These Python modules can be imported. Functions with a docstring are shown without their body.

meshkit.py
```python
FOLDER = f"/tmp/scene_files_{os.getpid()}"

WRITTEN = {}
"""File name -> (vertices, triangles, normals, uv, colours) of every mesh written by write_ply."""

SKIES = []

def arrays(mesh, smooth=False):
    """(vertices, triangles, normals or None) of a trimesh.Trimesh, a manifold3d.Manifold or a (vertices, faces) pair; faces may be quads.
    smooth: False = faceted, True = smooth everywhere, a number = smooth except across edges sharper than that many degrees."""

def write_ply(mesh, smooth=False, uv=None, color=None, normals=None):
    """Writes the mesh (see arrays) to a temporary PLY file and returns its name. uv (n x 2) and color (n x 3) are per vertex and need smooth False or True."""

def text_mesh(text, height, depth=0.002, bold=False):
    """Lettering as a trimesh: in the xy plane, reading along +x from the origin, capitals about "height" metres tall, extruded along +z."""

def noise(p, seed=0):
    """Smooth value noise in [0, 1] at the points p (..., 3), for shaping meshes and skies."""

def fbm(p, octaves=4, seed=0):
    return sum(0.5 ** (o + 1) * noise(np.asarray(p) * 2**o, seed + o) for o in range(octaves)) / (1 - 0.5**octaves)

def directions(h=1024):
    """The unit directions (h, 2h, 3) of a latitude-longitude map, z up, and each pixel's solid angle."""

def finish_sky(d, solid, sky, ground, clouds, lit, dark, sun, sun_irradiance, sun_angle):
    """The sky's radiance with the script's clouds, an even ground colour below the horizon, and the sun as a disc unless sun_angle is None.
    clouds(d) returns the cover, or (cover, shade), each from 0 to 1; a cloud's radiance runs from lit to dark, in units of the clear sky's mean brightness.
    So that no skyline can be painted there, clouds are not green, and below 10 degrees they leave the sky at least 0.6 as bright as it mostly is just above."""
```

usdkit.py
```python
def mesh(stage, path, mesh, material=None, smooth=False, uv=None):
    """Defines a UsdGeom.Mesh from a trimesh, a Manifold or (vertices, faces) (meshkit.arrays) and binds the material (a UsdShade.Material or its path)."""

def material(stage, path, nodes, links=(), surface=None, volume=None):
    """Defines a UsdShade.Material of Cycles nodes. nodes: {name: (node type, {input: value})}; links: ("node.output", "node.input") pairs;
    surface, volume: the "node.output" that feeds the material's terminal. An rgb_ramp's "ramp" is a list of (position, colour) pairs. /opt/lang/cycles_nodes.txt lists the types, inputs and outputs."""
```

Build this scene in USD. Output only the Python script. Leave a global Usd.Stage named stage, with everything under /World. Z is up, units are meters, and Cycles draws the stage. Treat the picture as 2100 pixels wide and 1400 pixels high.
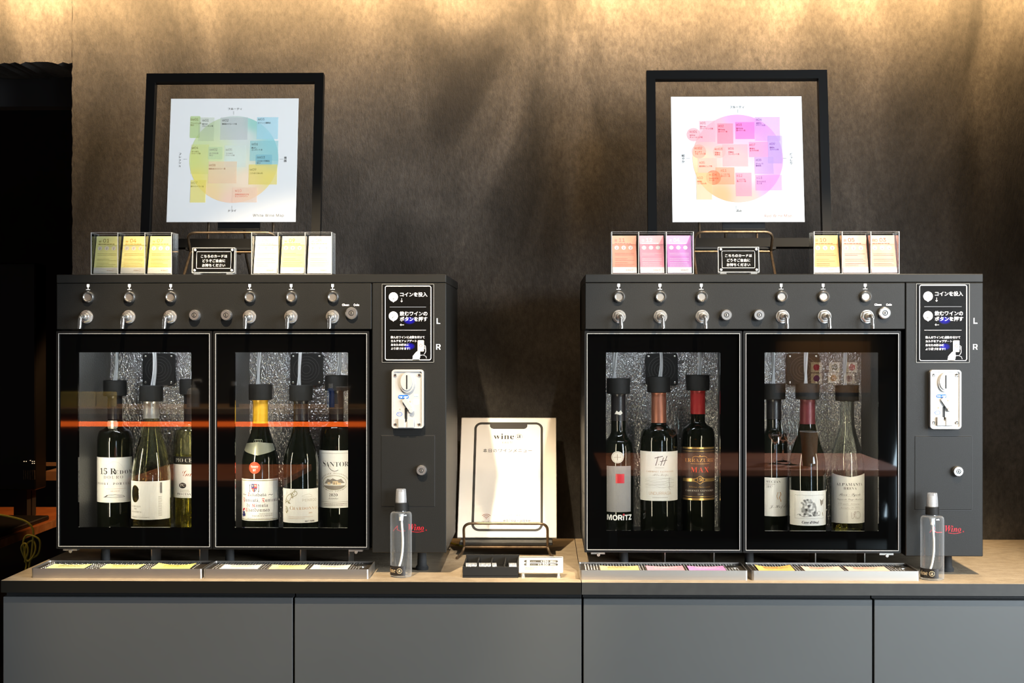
import math, glob, random
import numpy as np
import trimesh
import usdkit, meshkit
from pxr import Usd, UsdGeom, UsdLux, UsdShade, Sdf, Gf, Vt
from shapely.geometry import Polygon, Point, LineString, box as sbox, MultiPolygon
from shapely.ops import unary_union
from shapely import affinity
from PIL import Image, ImageDraw, ImageFont

random.seed(7)
rng = np.random.default_rng(7)
stage = Usd.Stage.CreateInMemory()
UsdGeom.SetStageUpAxis(stage, 'Z')
UsdGeom.SetStageMetersPerUnit(stage, 1.0)
UsdGeom.Xform.Define(stage, '/World')
UsdGeom.Scope.Define(stage, '/World/Looks')

# ------------------------------------------------------------------ camera, sky, lights, exposure
F, CX, CY = 3130.0, 1050.0, 700.0
EYE = np.array([0.0, 0.0, 1.34])
YAW, DOWN = 1.2, 0.09
cam = UsdGeom.Camera.Define(stage, '/World/camera')
cam.CreateHorizontalApertureAttr(36.0)
cam.CreateVerticalApertureAttr(24.0)
cam.CreateFocalLengthAttr(F / 2100 * 36.0)
cam.CreateClippingRangeAttr(Gf.Vec2f(0.05, 200))
cam.CreateExposureAttr(0.0)
cx_ = UsdGeom.Xformable(cam)
cx_.AddTranslateOp().Set(Gf.Vec3d(*EYE.tolist()))
cx_.AddRotateZOp().Set(YAW)
cx_.AddRotateXOp().Set(90.0 - DOWN)


def rotm(ax, deg):
    return trimesh.transformations.rotation_matrix(math.radians(deg), ax)


CAMR = (rotm([0, 0, 1], YAW) @ rotm([1, 0, 0], 90 - DOWN))[:3, :3]


def at(px, py, Y):
    """The point of the plane y = Y behind pixel (px, py) of the 2100 x 1400 frame."""
    d = CAMR @ np.array([(px - CX) / F, -(py - CY) / F, -1.0])
    return EYE + d * (Y / d[1])


def ax(px, Y):
    return at(px, 700, Y)[0]


def az(py, Y):
    return at(1115, py, Y)[2]


USED = {}


def unique(parent, name):
    k = (parent, name)
    n = USED.get(k, 0)
    USED[k] = n + 1
    return name if n == 0 else f'{name}_{n:03d}'


def dome(color, strength):
    d = UsdLux.DomeLight.Define(stage, '/World/sky')
    d.CreateColorAttr(Gf.Vec3f(*color)); d.CreateIntensityAttr(strength)


def spot(name, pos, target, power, color, radius=0.02, cone=35, soft=0.4):
    l = UsdLux.SphereLight.Define(stage, '/World/' + name)
    l.CreateRadiusAttr(radius); l.CreateColorAttr(Gf.Vec3f(*color)); l.CreateIntensityAttr(power)
    l.CreateNormalizeAttr(True)
    s = UsdLux.ShapingAPI.Apply(l.GetPrim())
    s.CreateShapingConeAngleAttr(cone); s.CreateShapingConeSoftnessAttr(soft)
    aim(l, pos, target)


def aim(l, pos, target):
    p, t = np.array(pos, float), np.array(target, float)
    z = (p - t) / np.linalg.norm(p - t)
    up = np.array([0, 0, 1.0]) if abs(z[2]) < 0.99 else np.array([0, 1.0, 0])
    x = np.cross(up, z); x /= np.linalg.norm(x)
    y = np.cross(z, x)
    m = Gf.Matrix4d(*x, 0, *y, 0, *z, 0, *p, 1)
    UsdGeom.Xformable(l).AddTransformOp().Set(m)


def rect(name, pos, target, w, h, power, color):
    l = UsdLux.RectLight.Define(stage, '/World/' + unique('/World', name))
    l.CreateWidthAttr(w); l.CreateHeightAttr(h); l.CreateColorAttr(Gf.Vec3f(*color)); l.CreateIntensityAttr(power)
    l.CreateNormalizeAttr(True)
    aim(l, pos, target)


WARM, WARM2, COOL = (1.0, 0.66, 0.30), (1.0, 0.79, 0.52), (0.66, 0.86, 1.0)
DAY = (0.84, 0.925, 1.0)
dome((0.6, 0.75, 1.0), 0.3)
spot('ceiling_spot_left', (-0.45, 1.70, 2.70), (-0.44, 2.85, 1.09), 122, WARM2, 0.02, 17, 0.5)
spot('ceiling_spot_right', (0.80, 1.70, 2.70), (0.50, 2.85, 1.09), 108, WARM2, 0.02, 16.5, 0.5)
spot('downlight_right', (0.86, 2.92, 2.60), (0.86, 2.96, 0.9), 13, WARM2, 0.03, 17, 0.4)
spot('table_spot_far', (-1.05, 5.25, 1.55), (-1.75, 5.25, 0.78), 9, (1.0, 0.50, 0.2), 0.03, 34)
spot('room_spot_left', (-1.5, -1.3, 2.6), (-1.5, -1.4, 0.72), 150, WARM2, 0.04, 22, 0.4)
spot('room_spot_right', (1.0, -2.0, 2.6), (1.0, -2.1, 0.72), 95, WARM2, 0.04, 30, 0.4)
spot('room_spot_bar', (-1.9, -3.1, 2.6), (-1.9, -3.5, 0.9), 90, WARM2, 0.04, 38, 0.4)
spot('room_spot_wall', (1.9, -3.5, 2.5), (1.9, -4.58, 1.22), 170, WARM, 0.04, 14, 0.9)
rect('cove_strip', (0.0, 3.25, 2.137), (0.0, 3.37, 2.125), 6.0, 0.02, 40, (1.0, 0.62, 0.27))
rect('window_daylight', (2.95, 0.3, 1.75), (0.0, 1.4, 1.45), 2.4, 1.5, 122, DAY)
rect('window_daylight_far', (2.60, -4.55, 0.62), (1.0, 2.8, 0.9), 0.72, 0.95, 12, COOL)  # added low light panel, gives the right-hand fronts their cool sheen
spot('added_floor_light', (2.3, -3.4, 2.65), (1.7, -1.3, 0.0), 420, COOL, 0.05, 36, 0.7)  # added lamp standing in for sun on the floor
spot('added_sign_spot', (0.35, 1.70, 2.70), (-0.02, 3.10, 0.98), 58, (1.0, 0.88, 0.72), 0.02, 10.5, 0.8)  # added spot, brightens the menu sign between the dispensers

# ------------------------------------------------------------------ materials
MATS = {}


def lin(c):
    c = np.array(c, float) / 255.0
    return tuple(np.where(c <= 0.04045, c / 12.92, ((c + 0.055) / 1.055) ** 2.4))


def mat(name, color=(0.5, 0.5, 0.5), rough=0.5, metal=0.0, vary=None, bump=None, surf=None, **kw):
    """A principled material; vary = (scale, second colour) mottles it, bump = (scale, metres, detail) roughens it."""
    nodes = {'p': ('principled_bsdf', {'base_color': color, 'roughness': rough, 'metallic': metal, **kw})}
    links = []
    if vary or bump:
        nodes['tc'] = ('texture_coordinate', {})
    if vary:
        nodes['n'] = ('noise_texture', {'scale': vary[0], 'detail': 5.0})
        nodes['r'] = ('rgb_ramp', {'ramp': [(0.35, color), (0.65, vary[1])]})
        links += [('tc.object', 'n.vector'), ('n.fac', 'r.fac'), ('r.color', 'p.base_color')]
    if bump:
        nodes['bn'] = ('noise_texture', {'scale': bump[0], 'detail': bump[2] if len(bump) > 2 else 2.0})
        nodes['b'] = ('bump', {'distance': bump[1], 'strength': 1.0})
        links += [('tc.object', 'bn.vector'), ('bn.fac', 'b.height'), ('b.normal', 'p.normal')]
    MATS[name] = usdkit.material(stage, '/World/Looks/' + name, nodes, links, surface='p.BSDF')
    return MATS[name]


def ink(name, rgb, rough=0.6, **kw):
    return mat('print_' + name, lin(rgb), rough, **kw)


def pane_mat(name, tint, ior=1.5, rough=0.0, refl=(1, 1, 1)):
    nodes = {'t': ('transparent_bsdf', {'color': tint}), 'g': ('glossy_bsdf', {'color': refl, 'roughness': rough}),
             'f': ('fresnel', {'IOR': ior}), 'm': ('mix_closure', {})}
    MATS[name] = usdkit.material(stage, '/World/Looks/' + name, nodes,
                                 [('f.fac', 'm.fac'), ('t.BSDF', 'm.closure1'), ('g.BSDF', 'm.closure2')], surface='m.closure')
    return MATS[name]


def glow(name, color, strength):
    MATS[name] = usdkit.material(stage, '/World/Looks/' + name, {'e': ('emission', {'color': color, 'strength': strength})}, [], surface='e.emission')
    return MATS[name]


def alpha_ink(name, rgb, a):
    nodes = {'t': ('transparent_bsdf', {}), 'd': ('diffuse_bsdf', {'color': lin(rgb)}), 'm': ('mix_closure', {'fac': a})}
    MATS[name] = usdkit.material(stage, '/World/Looks/' + name, nodes, [('t.BSDF', 'm.closure1'), ('d.BSDF', 'm.closure2')], surface='m.closure')
    return MATS[name]


# trowelled plaster of the wall: large patina, streaks and fine scratches
usdkit.material(stage, '/World/Looks/plaster', {
    'tc': ('texture_coordinate', {}),
    'mp': ('mapping', {'scale': (1.25, 1.0, 0.6), 'rotation': (0, 0.35, 0), 'location': (3.1, 0, 1.3)}),
    'n1': ('noise_texture', {'scale': 2.1, 'detail': 5.0, 'roughness': 0.52, 'distortion': 1.4}),
    'r1': ('rgb_ramp', {'ramp': [(0.36, (0.0085, 0.0078, 0.0070)), (0.46, (0.026, 0.0238, 0.0212)), (0.56, (0.048, 0.0438, 0.039)), (0.68, (0.082, 0.0745, 0.066))]}),
    'mp2': ('mapping', {'scale': (95.0, 95.0, 60.0), 'rotation': (0, 0.9, 0)}),
    'n2': ('noise_texture', {'scale': 1.0, 'detail': 7.0, 'roughness': 0.75}),
    'r2': ('rgb_ramp', {'ramp': [(0.28, (0.52, 0.52, 0.52)), (0.72, (1.42, 1.42, 1.42))]}),
    'mx': ('mix', {'mix_type': 'multiply', 'fac': 1.0}),
    'n3': ('noise_texture', {'scale': 130.0, 'detail': 6.0, 'roughness': 0.75}),
    'mp3': ('mapping', {'scale': (1.0, 1.0, 0.35), 'rotation': (0, 0.8, 0)}),
    'b': ('bump', {'distance': 0.004, 'strength': 0.8}),
    'p': ('principled_bsdf', {'roughness': 0.72, 'specular_ior_level': 0.3})},
    [('tc.object', 'mp.vector'), ('mp.vector', 'n1.vector'), ('n1.fac', 'r1.fac'), ('tc.object', 'mp2.vector'), ('mp2.vector', 'n2.vector'),
     ('n2.fac', 'r2.fac'), ('r1.color', 'mx.color1'), ('r2.color', 'mx.color2'), ('mx.color', 'p.base_color'),
     ('tc.object', 'mp3.vector'), ('mp3.vector', 'n3.vector'), ('n3.fac', 'b.height'), ('b.normal', 'p.normal')], surface='p.BSDF')
MATS['plaster'] = UsdShade.Material.Get(stage, '/World/Looks/plaster')

# embossed aluminium lining
usdkit.material(stage, '/World/Looks/embossed_metal', {
    'tc': ('texture_coordinate', {}),
    'v': ('noise_texture', {'scale': 330.0, 'detail': 1.0, 'roughness': 0.4}),
    'mp': ('mapping', {'scale': (1.0, 1.0, 0.6)}),
    'b': ('bump', {'distance': 0.0024, 'strength': 1.0}),
    'p': ('principled_bsdf', {'base_color': (0.32, 0.32, 0.32), 'metallic': 0.97, 'roughness': 0.20})},
    [('tc.object', 'mp.vector'), ('mp.vector', 'v.vector'), ('v.fac', 'b.height'), ('b.normal', 'p.normal')], surface='p.BSDF')
MATS['embossed_metal'] = UsdShade.Material.Get(stage, '/World/Looks/embossed_metal')

usdkit.material(stage, '/World/Looks/colour_print', {'a': ('attribute', {'attribute': 'displayColor'}), 'p': ('principled_bsdf', {'roughness': 0.6})},
                [('a.color', 'p.base_color')], surface='p.BSDF')
MATS['colour_print'] = UsdShade.Material.Get(stage, '/World/Looks/colour_print')

mat('floor_stone', (0.20, 0.19, 0.18), 0.6, vary=(3, (0.26, 0.25, 0.23)))
mat('wall_room', (0.045, 0.042, 0.038), 0.7, vary=(2, (0.06, 0.055, 0.05)))
mat('ceiling_dark', (0.05, 0.045, 0.04), 0.8)
mat('wall_dark', (0.035, 0.032, 0.030), 0.7, vary=(2, (0.05, 0.045, 0.04)))
mat('wall_black', (0.010, 0.010, 0.011), 0.7)
mat('worktop_laminate', (0.29, 0.225, 0.15), 0.6, vary=(40, (0.36, 0.285, 0.195)), bump=(200, 0.0006))
mat('worktop_edge', (0.006, 0.0054, 0.004), 0.5, specular_ior_level=0.15)
mat('worktop_edge_grey', (0.022, 0.0215, 0.020), 0.40, vary=(60, (0.027, 0.0265, 0.0245)), specular_ior_level=0.5)
mat('cabinet_front', (0.044, 0.0465, 0.047), 0.34, vary=(2.2, (0.050, 0.053, 0.0535)), specular_ior_level=0.8)
mat('cabinet_dark', (0.012, 0.013, 0.014), 0.6)
mat('powder_black', (0.0064, 0.0062, 0.0052), 0.46, bump=(1500, 0.00012), specular_ior_level=0.36)
mat('black_plastic', (0.004, 0.004, 0.004), 0.42, specular_ior_level=0.3)
mat('soft_black', (0.0055, 0.0055, 0.0052), 0.65, specular_ior_level=0.3)
mat('fan_black', (0.0022, 0.0022, 0.0022), 0.5, specular_ior_level=0.25)
mat('glass_border', (0.0008, 0.0008, 0.0008), 0.02)
mat('matte_black', (0.005, 0.005, 0.005), 0.5)
mat('frame_black', (0.0022, 0.0020, 0.0018), 0.45, specular_ior_level=0.18)
mat('chrome', (0.82, 0.81, 0.79), 0.11, 0.97)
mat('chrome_satin', (0.74, 0.73, 0.71), 0.27, 0.9)
mat('lock_metal', (0.50, 0.49, 0.48), 0.30, 0.9)
mat('steel', (0.50, 0.47, 0.43), 0.36, 0.93)
mat('chamber_grey', (0.06, 0.06, 0.058), 0.5, 0.3, bump=(300, 0.0006))
mat('steel_light', (0.72, 0.71, 0.69), 0.38, 0.6)
mat('grille_steel', (0.07, 0.06, 0.05), 0.5, 0.6)
mat('alu_white', (0.50, 0.49, 0.475), 0.38, 0.35)
mat('trim_silver', (0.36, 0.36, 0.35), 0.45, 0.25)
mat('wire_metal', (0.20, 0.14, 0.085), 0.42, 0.8, vary=(120, (0.12, 0.085, 0.055)))
mat('paper_white', (0.80, 0.79, 0.76), 0.6)
mat('paper_cream', (0.78, 0.72, 0.56), 0.65)
mat('poster_paper', (0.71, 0.70, 0.68), 0.6)
mat('sign_white', (0.82, 0.80, 0.76), 0.35)
mat('rubber', (0.012, 0.012, 0.012), 0.8)
mat('plywood_orange', (0.42, 0.13, 0.035), 0.45, vary=(18, (0.55, 0.19, 0.05)))
mat('plywood_edge', (0.35, 0.14, 0.05), 0.6, vary=(25, (0.5, 0.24, 0.10)))
mat('pale_wood', (0.42, 0.24, 0.12), 0.5, vary=(20, (0.5, 0.30, 0.16)))
mat('cable_yellow', (0.30, 0.25, 0.015), 0.5)
mat('orange_seat', (0.80, 0.13, 0.02), 0.55)
mat('yellow_paper', (0.75, 0.62, 0.16), 0.6)
mat('white_plastic', (0.7, 0.7, 0.68), 0.4)
mat('brown_paper', (0.42, 0.26, 0.14), 0.6)
mat('copper', (0.42, 0.17, 0.11), 0.38, 0.7)
mat('silver_foil', (0.62, 0.60, 0.56), 0.3, 0.8)
mat('yellow_foil', (0.72, 0.40, 0.02), 0.35, 0.1)
mat('red_foil', (0.30, 0.02, 0.02), 0.35, 0.2)
mat('black_foil', (0.012, 0.011, 0.012), 0.3)
mat('wine_foil', (0.12, 0.02, 0.025), 0.35, 0.2)
mat('gold', (0.75, 0.50, 0.18), 0.3, 0.8)
mat('grey_label', (0.26, 0.25, 0.25), 0.7, bump=(900, 0.0003))
mat('brown_label', (0.035, 0.020, 0.016), 0.5)
mat('glass_dark', (0.006, 0.0075, 0.004), 0.03, transmission_weight=0.4, ior=1.5)
mat('glass_green', (0.82, 0.82, 0.62), 0.02, transmission_weight=1.0, ior=1.5)
mat('glass_clear', (0.93, 0.96, 0.93), 0.02, transmission_weight=1.0, ior=1.5)
mat('wine_white', (0.85, 0.62, 0.16), 0.0, transmission_weight=1.0, ior=1.34)
mat('wine_green', (0.66, 0.60, 0.14), 0.0, transmission_weight=1.0, ior=1.34)
nodes = {'t': ('transparent_bsdf', {'color': (0.94, 0.955, 0.96)}), 'w': ('principled_bsdf', {'base_color': (0.80, 0.82, 0.84), 'roughness': 0.35}), 'g': ('glossy_bsdf', {'color': (1, 1, 1), 'roughness': 0.0}),
         'l': ('layer_weight', {'blend': 0.5}), 'p2': ('math', {'math_type': 'power', 'value2': 2.5}), 'h': ('math', {'math_type': 'multiply_add', 'value2': 0.34, 'value3': 0.035}),
         'p5': ('math', {'math_type': 'power', 'value2': 5.0}), 'k': ('math', {'math_type': 'multiply_add', 'value2': 0.8, 'value3': 0.05}), 'm1': ('mix_closure', {}), 'm2': ('mix_closure', {})}  # white rim haze stands in for bright refraction at the bottle edges
MATS['pet_water'] = usdkit.material(stage, '/World/Looks/pet_water', nodes, [('l.facing', 'p2.value1'), ('p2.value', 'h.value1'), ('h.value', 'm1.fac'), ('t.BSDF', 'm1.closure1'), ('w.BSDF', 'm1.closure2'),
    ('l.facing', 'p5.value1'), ('p5.value', 'k.value1'), ('k.value', 'm2.fac'), ('m1.closure', 'm2.closure1'), ('g.BSDF', 'm2.closure2')], surface='m2.closure')
usdkit.material(stage, '/World/Looks/painted_lamp_glow', {'a': ('attribute', {'attribute': 'displayColor'}), 'e': ('emission', {'strength': 1.0}), 't': ('transparent_bsdf', {}), 's': ('add_closure', {})},
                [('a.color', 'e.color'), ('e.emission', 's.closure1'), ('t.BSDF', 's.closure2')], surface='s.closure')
MATS['painted_lamp_glow'] = UsdShade.Material.Get(stage, '/World/Looks/painted_lamp_glow')  # carries the painted glow of the indicators under the card
mat('card_black', (0.0035, 0.0033, 0.003), 0.4, specular_ior_level=0.12)
mat('clear_cap', (0.92, 0.93, 0.95), 0.12, transmission_weight=0.85, ior=1.3)
mat('tube_clear', (0.55, 0.56, 0.57), 0.2, transmission_weight=0.5, ior=1.2)
mat('label_black', (0.015, 0.012, 0.010), 0.4)
pane_mat('door_glass', (0.965, 0.97, 0.97), 1.5)
pane_mat('picture_glass', (0.95, 0.95, 0.95), 1.22)
pane_mat('acrylic', (0.955, 0.96, 0.96), 1.35)
pane_mat('laminate_film', (0.985, 0.985, 0.985), 1.18)
pane_mat('window_glass', (0.95, 0.97, 0.97), 1.45)
nodes = {'t': ('transparent_bsdf', {'color': (1, 1, 1)}), 'd': ('principled_bsdf', {'base_color': (0.85, 0.85, 0.83), 'roughness': 0.2}), 'm': ('mix_closure', {'fac': 0.30})}  # whitened strips stand in for light caught in polished acrylic edges
MATS['acrylic_edge'] = usdkit.material(stage, '/World/Looks/acrylic_edge', nodes, [('t.BSDF', 'm.closure1'), ('d.BSDF', 'm.closure2')], surface='m.closure')
glow('led_blue', (0.03, 0.02, 1.0), 0.9)
glow('led_cyan', (0.55, 0.9, 1.0), 4.0)
glow('led_green', (0.2, 1.0, 0.4), 3.0)
glow('warm_dot', (1.0, 0.75, 0.45), 1.2)
mat('board_brown', (0.20, 0.13, 0.08), 0.6)
glow('strip_orange', (1.0, 0.14, 0.015), 10.0)
mat('table_wood', (0.34, 0.10, 0.045), 0.45, vary=(9, (0.42, 0.14, 0.065)))
ink('white', (245, 243, 240)); ink('black', (22, 20, 18)); ink('dark', (62, 60, 56)); ink('grey', (140, 132, 122)); ink('red', (190, 20, 35), 0.4)
ink('blue', (20, 90, 190), 0.4); ink('pale', (205, 200, 190)); ink('tan', (190, 150, 110)); ink('blackletter_red', (185, 50, 35)); ink('navy', (35, 40, 110))
ink('gold', (205, 160, 85), 0.4, metallic=0.4); ink('coral', (215, 70, 45)); ink('olive', (120, 110, 40)); ink('yellow', (205, 150, 10)); ink('orange_red', (222, 70, 20))
ink('crimson', (190, 30, 70)); ink('purple', (130, 50, 140)); ink('brown', (150, 75, 30)); ink('cream', (225, 200, 160)); ink('orange_disc', (205, 60, 15))
ink('silver', (170, 170, 150), 0.3, metallic=0.6)

# ------------------------------------------------------------------ mesh helpers
TRI = [0]


def data(prim, **kw):
    for k, v in kw.items():
        if v:
            prim.SetCustomDataByKey(k, v)


class Thing:
    """One top-level object: an Xform at its base; add() takes meshes in world coordinates."""

    def __init__(self, name, label, cat, loc, group=None, kind=None):
        self.path = '/World/' + unique('/World', name)
        self.loc = np.array(loc, float)
        x = UsdGeom.Xform.Define(stage, self.path)
        x.AddTranslateOp().Set(Gf.Vec3d(*self.loc.tolist()))
        data(x.GetPrim(), label=label, category=cat, group=group, kind=kind)

    def add(self, name, mesh, m, parent=None, label=None, kind=None, smooth=35):
        if isinstance(mesh, list):
            mesh = trimesh.util.concatenate(mesh)
        base = self.path if parent is None else parent
        path = base + '/' + unique(base, name)
        mesh = mesh.copy(); mesh.apply_translation(-self.loc)
        TRI[0] += len(mesh.faces)
        p = usdkit.mesh(stage, path, mesh, MATS[m] if isinstance(m, str) else m, smooth=smooth)
        data(p.GetPrim(), label=label, kind=kind)
        return path


def struct(name, mesh, m):
    if isinstance(mesh, list):
        mesh = trimesh.util.concatenate(mesh)
    path = '/World/' + unique('/World', name)
    p = usdkit.mesh(stage, path, mesh, MATS[m], smooth=False)
    data(p.GetPrim(), kind='structure')
    return path


def bx(x0, x1, y0, y1, z0, z1, c=0.0):
    """A box, its edges chamfered by c."""
    if c <= 0:
        m = trimesh.creation.box([x1 - x0, y1 - y0, z1 - z0])
        m.apply_translation([(x0 + x1) / 2, (y0 + y1) / 2, (z0 + z1) / 2])
        return m
    h = np.array([x1 - x0, y1 - y0, z1 - z0]) / 2
    c = min(c, h.min() * 0.9)
    pts = []
    for s in np.ndindex(2, 2, 2):
        sg = np.array(s) * 2 - 1
        for k in range(3):
            p = h - c
            p[k] = h[k]
            pts.append(sg * p)
    m = trimesh.convex.convex_hull(np.array(pts))
    m.apply_translation([(x0 + x1) / 2, (y0 + y1) / 2, (z0 + z1) / 2])
    return m


def polys(g):
    if g.is_empty:
        return []
    return [p for p in getattr(g, 'geoms', [g]) if p.geom_type == 'Polygon' and p.area > 0] if g.geom_type != 'GeometryCollection' else [q for p in g.geoms for q in polys(p)]


def tri2d(p):
    v, f = trimesh.creation.triangulate_polygon(p, engine='earcut')
    v, f = np.asarray(v, float), np.asarray(f)
    a = v[f]
    cr = (a[:, 1, 0] - a[:, 0, 0]) * (a[:, 2, 1] - a[:, 0, 1]) - (a[:, 1, 1] - a[:, 0, 1]) * (a[:, 2, 0] - a[:, 0, 0])
    f = np.where((cr < 0)[:, None], f[:, ::-1], f)
    return v, f


def prt(g, y=-0.0002):
    """Flat print: shapely shapes of the (x, z) plane at depth y, facing -y."""
    out = []
    for p in polys(g):
        v, f = tri2d(p)
        out.append(trimesh.Trimesh(np.c_[v[:, 0], np.full(len(v), y), v[:, 1]], f, process=False))
    return trimesh.util.concatenate(out)


def ext(g, y0, y1):
    """Shapes of the (x, z) plane extruded from depth y0 to y1 (y0 in front)."""
    out = []
    for p in polys(g):
        m = trimesh.creation.extrude_polygon(p, y1 - y0, engine='earcut')
        v = np.array(m.vertices)
        out.append(trimesh.Trimesh(np.c_[v[:, 0], y0 + v[:, 2], v[:, 1]], np.array(m.faces)[:, ::-1], process=False))
    return trimesh.util.concatenate(out)


def extz(g, z0, z1):
    out = []
    for p in polys(g):
        m = trimesh.creation.extrude_polygon(p, z1 - z0, engine='earcut')
        m.apply_translation([0, 0, z0])
        out.append(m)
    return trimesh.util.concatenate(out)


def rr(x0, z0, x1, z1, r, n=6):
    """A rounded rectangle."""
    r = min(r, (x1 - x0) / 2.001, (z1 - z0) / 2.001)
    return sbox(x0 + r, z0 + r, x1 - r, z1 - r).buffer(r, quad_segs=n)


def ring(x0, z0, x1, z1, r, w):
    return rr(x0, z0, x1, z1, r).difference(rr(x0 + w, z0 + w, x1 - w, z1 - w, max(r - w, 1e-5)))


def lathe(prof, n=32):
    prof = np.array(prof, float)
    m = trimesh.creation.revolve(prof, sections=n)
    if m.volume < 0:
        m.invert()
    return m


def facing(m, x, y, z):
    """A lathe about z turned to face the camera (z becomes -y) and set at (x, y, z)."""
    m = m.copy(); m.apply_transform(rotm([1, 0, 0], 90)); m.apply_translation([x, y, z])
    return m


def tube(pts, r, n=10, closed=False):
    p = np.asarray(pts, float)
    t = np.gradient(p, axis=0)
    if closed:
        t = np.roll(p, -1, 0) - np.roll(p, 1, 0)
    t /= np.linalg.norm(t, axis=1, keepdims=True) + 1e-12
    a = np.cross(t[0], [0.31, 0.55, 0.77]); a /= np.linalg.norm(a)
    A = []
    for k in range(len(p)):
        a = a - t[k] * (a @ t[k]); a /= np.linalg.norm(a); A.append(a)
    A = np.array(A); B = np.cross(t, A)
    an = np.arange(n) * 2 * np.pi / n
    rad = np.broadcast_to(r, (len(p),))[:, None, None]
    v = p[:, None] + rad * (np.cos(an)[None, :, None] * A[:, None] + np.sin(an)[None, :, None] * B[:, None])
    N = len(p)
    f = []
    for i in range(N if closed else N - 1):
        i2 = (i + 1) % N
        for j in range(n):
            j2 = (j + 1) % n
            f += [[i * n + j, i * n + j2, i2 * n + j2], [i * n + j, i2 * n + j2, i2 * n + j]]
    v = v.reshape(-1, 3)
    if not closed:
        v = np.vstack([v, p[0], p[-1]])
        for j in range(n):
            j2 = (j + 1) % n
            f += [[N * n, j2, j], [N * n + 1, (N - 1) * n + j, (N - 1) * n + j2]]
    m = trimesh.Trimesh(v, np.array(f), process=False)
    return m


def fillet(pts, r, n=6):
    """A polyline whose corners are rounded by r."""
    p = np.asarray(pts, float)
    out = [p[0]]
    for a, b, c in zip(p[:-2], p[1:-1], p[2:]):
        u, w = a - b, c - b
        lu, lw = np.linalg.norm(u), np.linalg.norm(w)
        k = min(r, lu * 0.45, lw * 0.45)
        s, e = b + u / lu * k, b + w / lw * k
        for t in np.linspace(0, 1, n):
            out.append((1 - t) ** 2 * s + 2 * t * (1 - t) * b + t * t * e)
    out.append(p[-1])
    return np.array(out)


def spline(pts, n=60):
    from scipy.interpolate import CubicSpline
    p = np.asarray(pts, float)
    s = np.r_[0, np.cumsum(np.linalg.norm(np.diff(p, axis=0), axis=1))]
    return CubicSpline(s, p)(np.linspace(0, s[-1], n))


def frame4(O, R=(1, 0, 0), U=(0, 0, 1)):
    """Local x = R, y = away from the viewer, z = U, at O."""
    R, U = np.array(R, float), np.array(U, float)
    R /= np.linalg.norm(R); U -= R * (U @ R); U /= np.linalg.norm(U)
    m = np.eye(4); m[:3, 0] = R; m[:3, 1] = np.cross(U, R); m[:3, 2] = U; m[:3, 3] = O
    return m


def tf(m, M):
    if isinstance(m, list):
        m = trimesh.util.concatenate(m)
    m = m.copy(); m.apply_transform(M)
    return m


# ------------------------------------------------------------------ lettering (glyph outlines traced from the fonts on the machine)
FD = sorted(glob.glob('/opt/blender-*/*/datafiles/fonts'))[0] + '/'
FONTS, GL = {}, {}


def font(kind):
    if kind not in FONTS:
        f = {'sans': 'Inter', 'thin': 'Inter', 'bold': 'Inter', 'jp': 'Noto Sans CJK Regular', 'jpb': 'Noto Sans CJK Regular'}.get(kind, 'NotoSansMath-Regular')
        t = ImageFont.truetype(FD + f + '.woff2', 72)
        if f == 'Inter':
            t.set_variation_by_axes([32, {'sans': 450, 'thin': 260, 'bold': 800}[kind]])
        FONTS[kind] = t
    return FONTS[kind]


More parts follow.
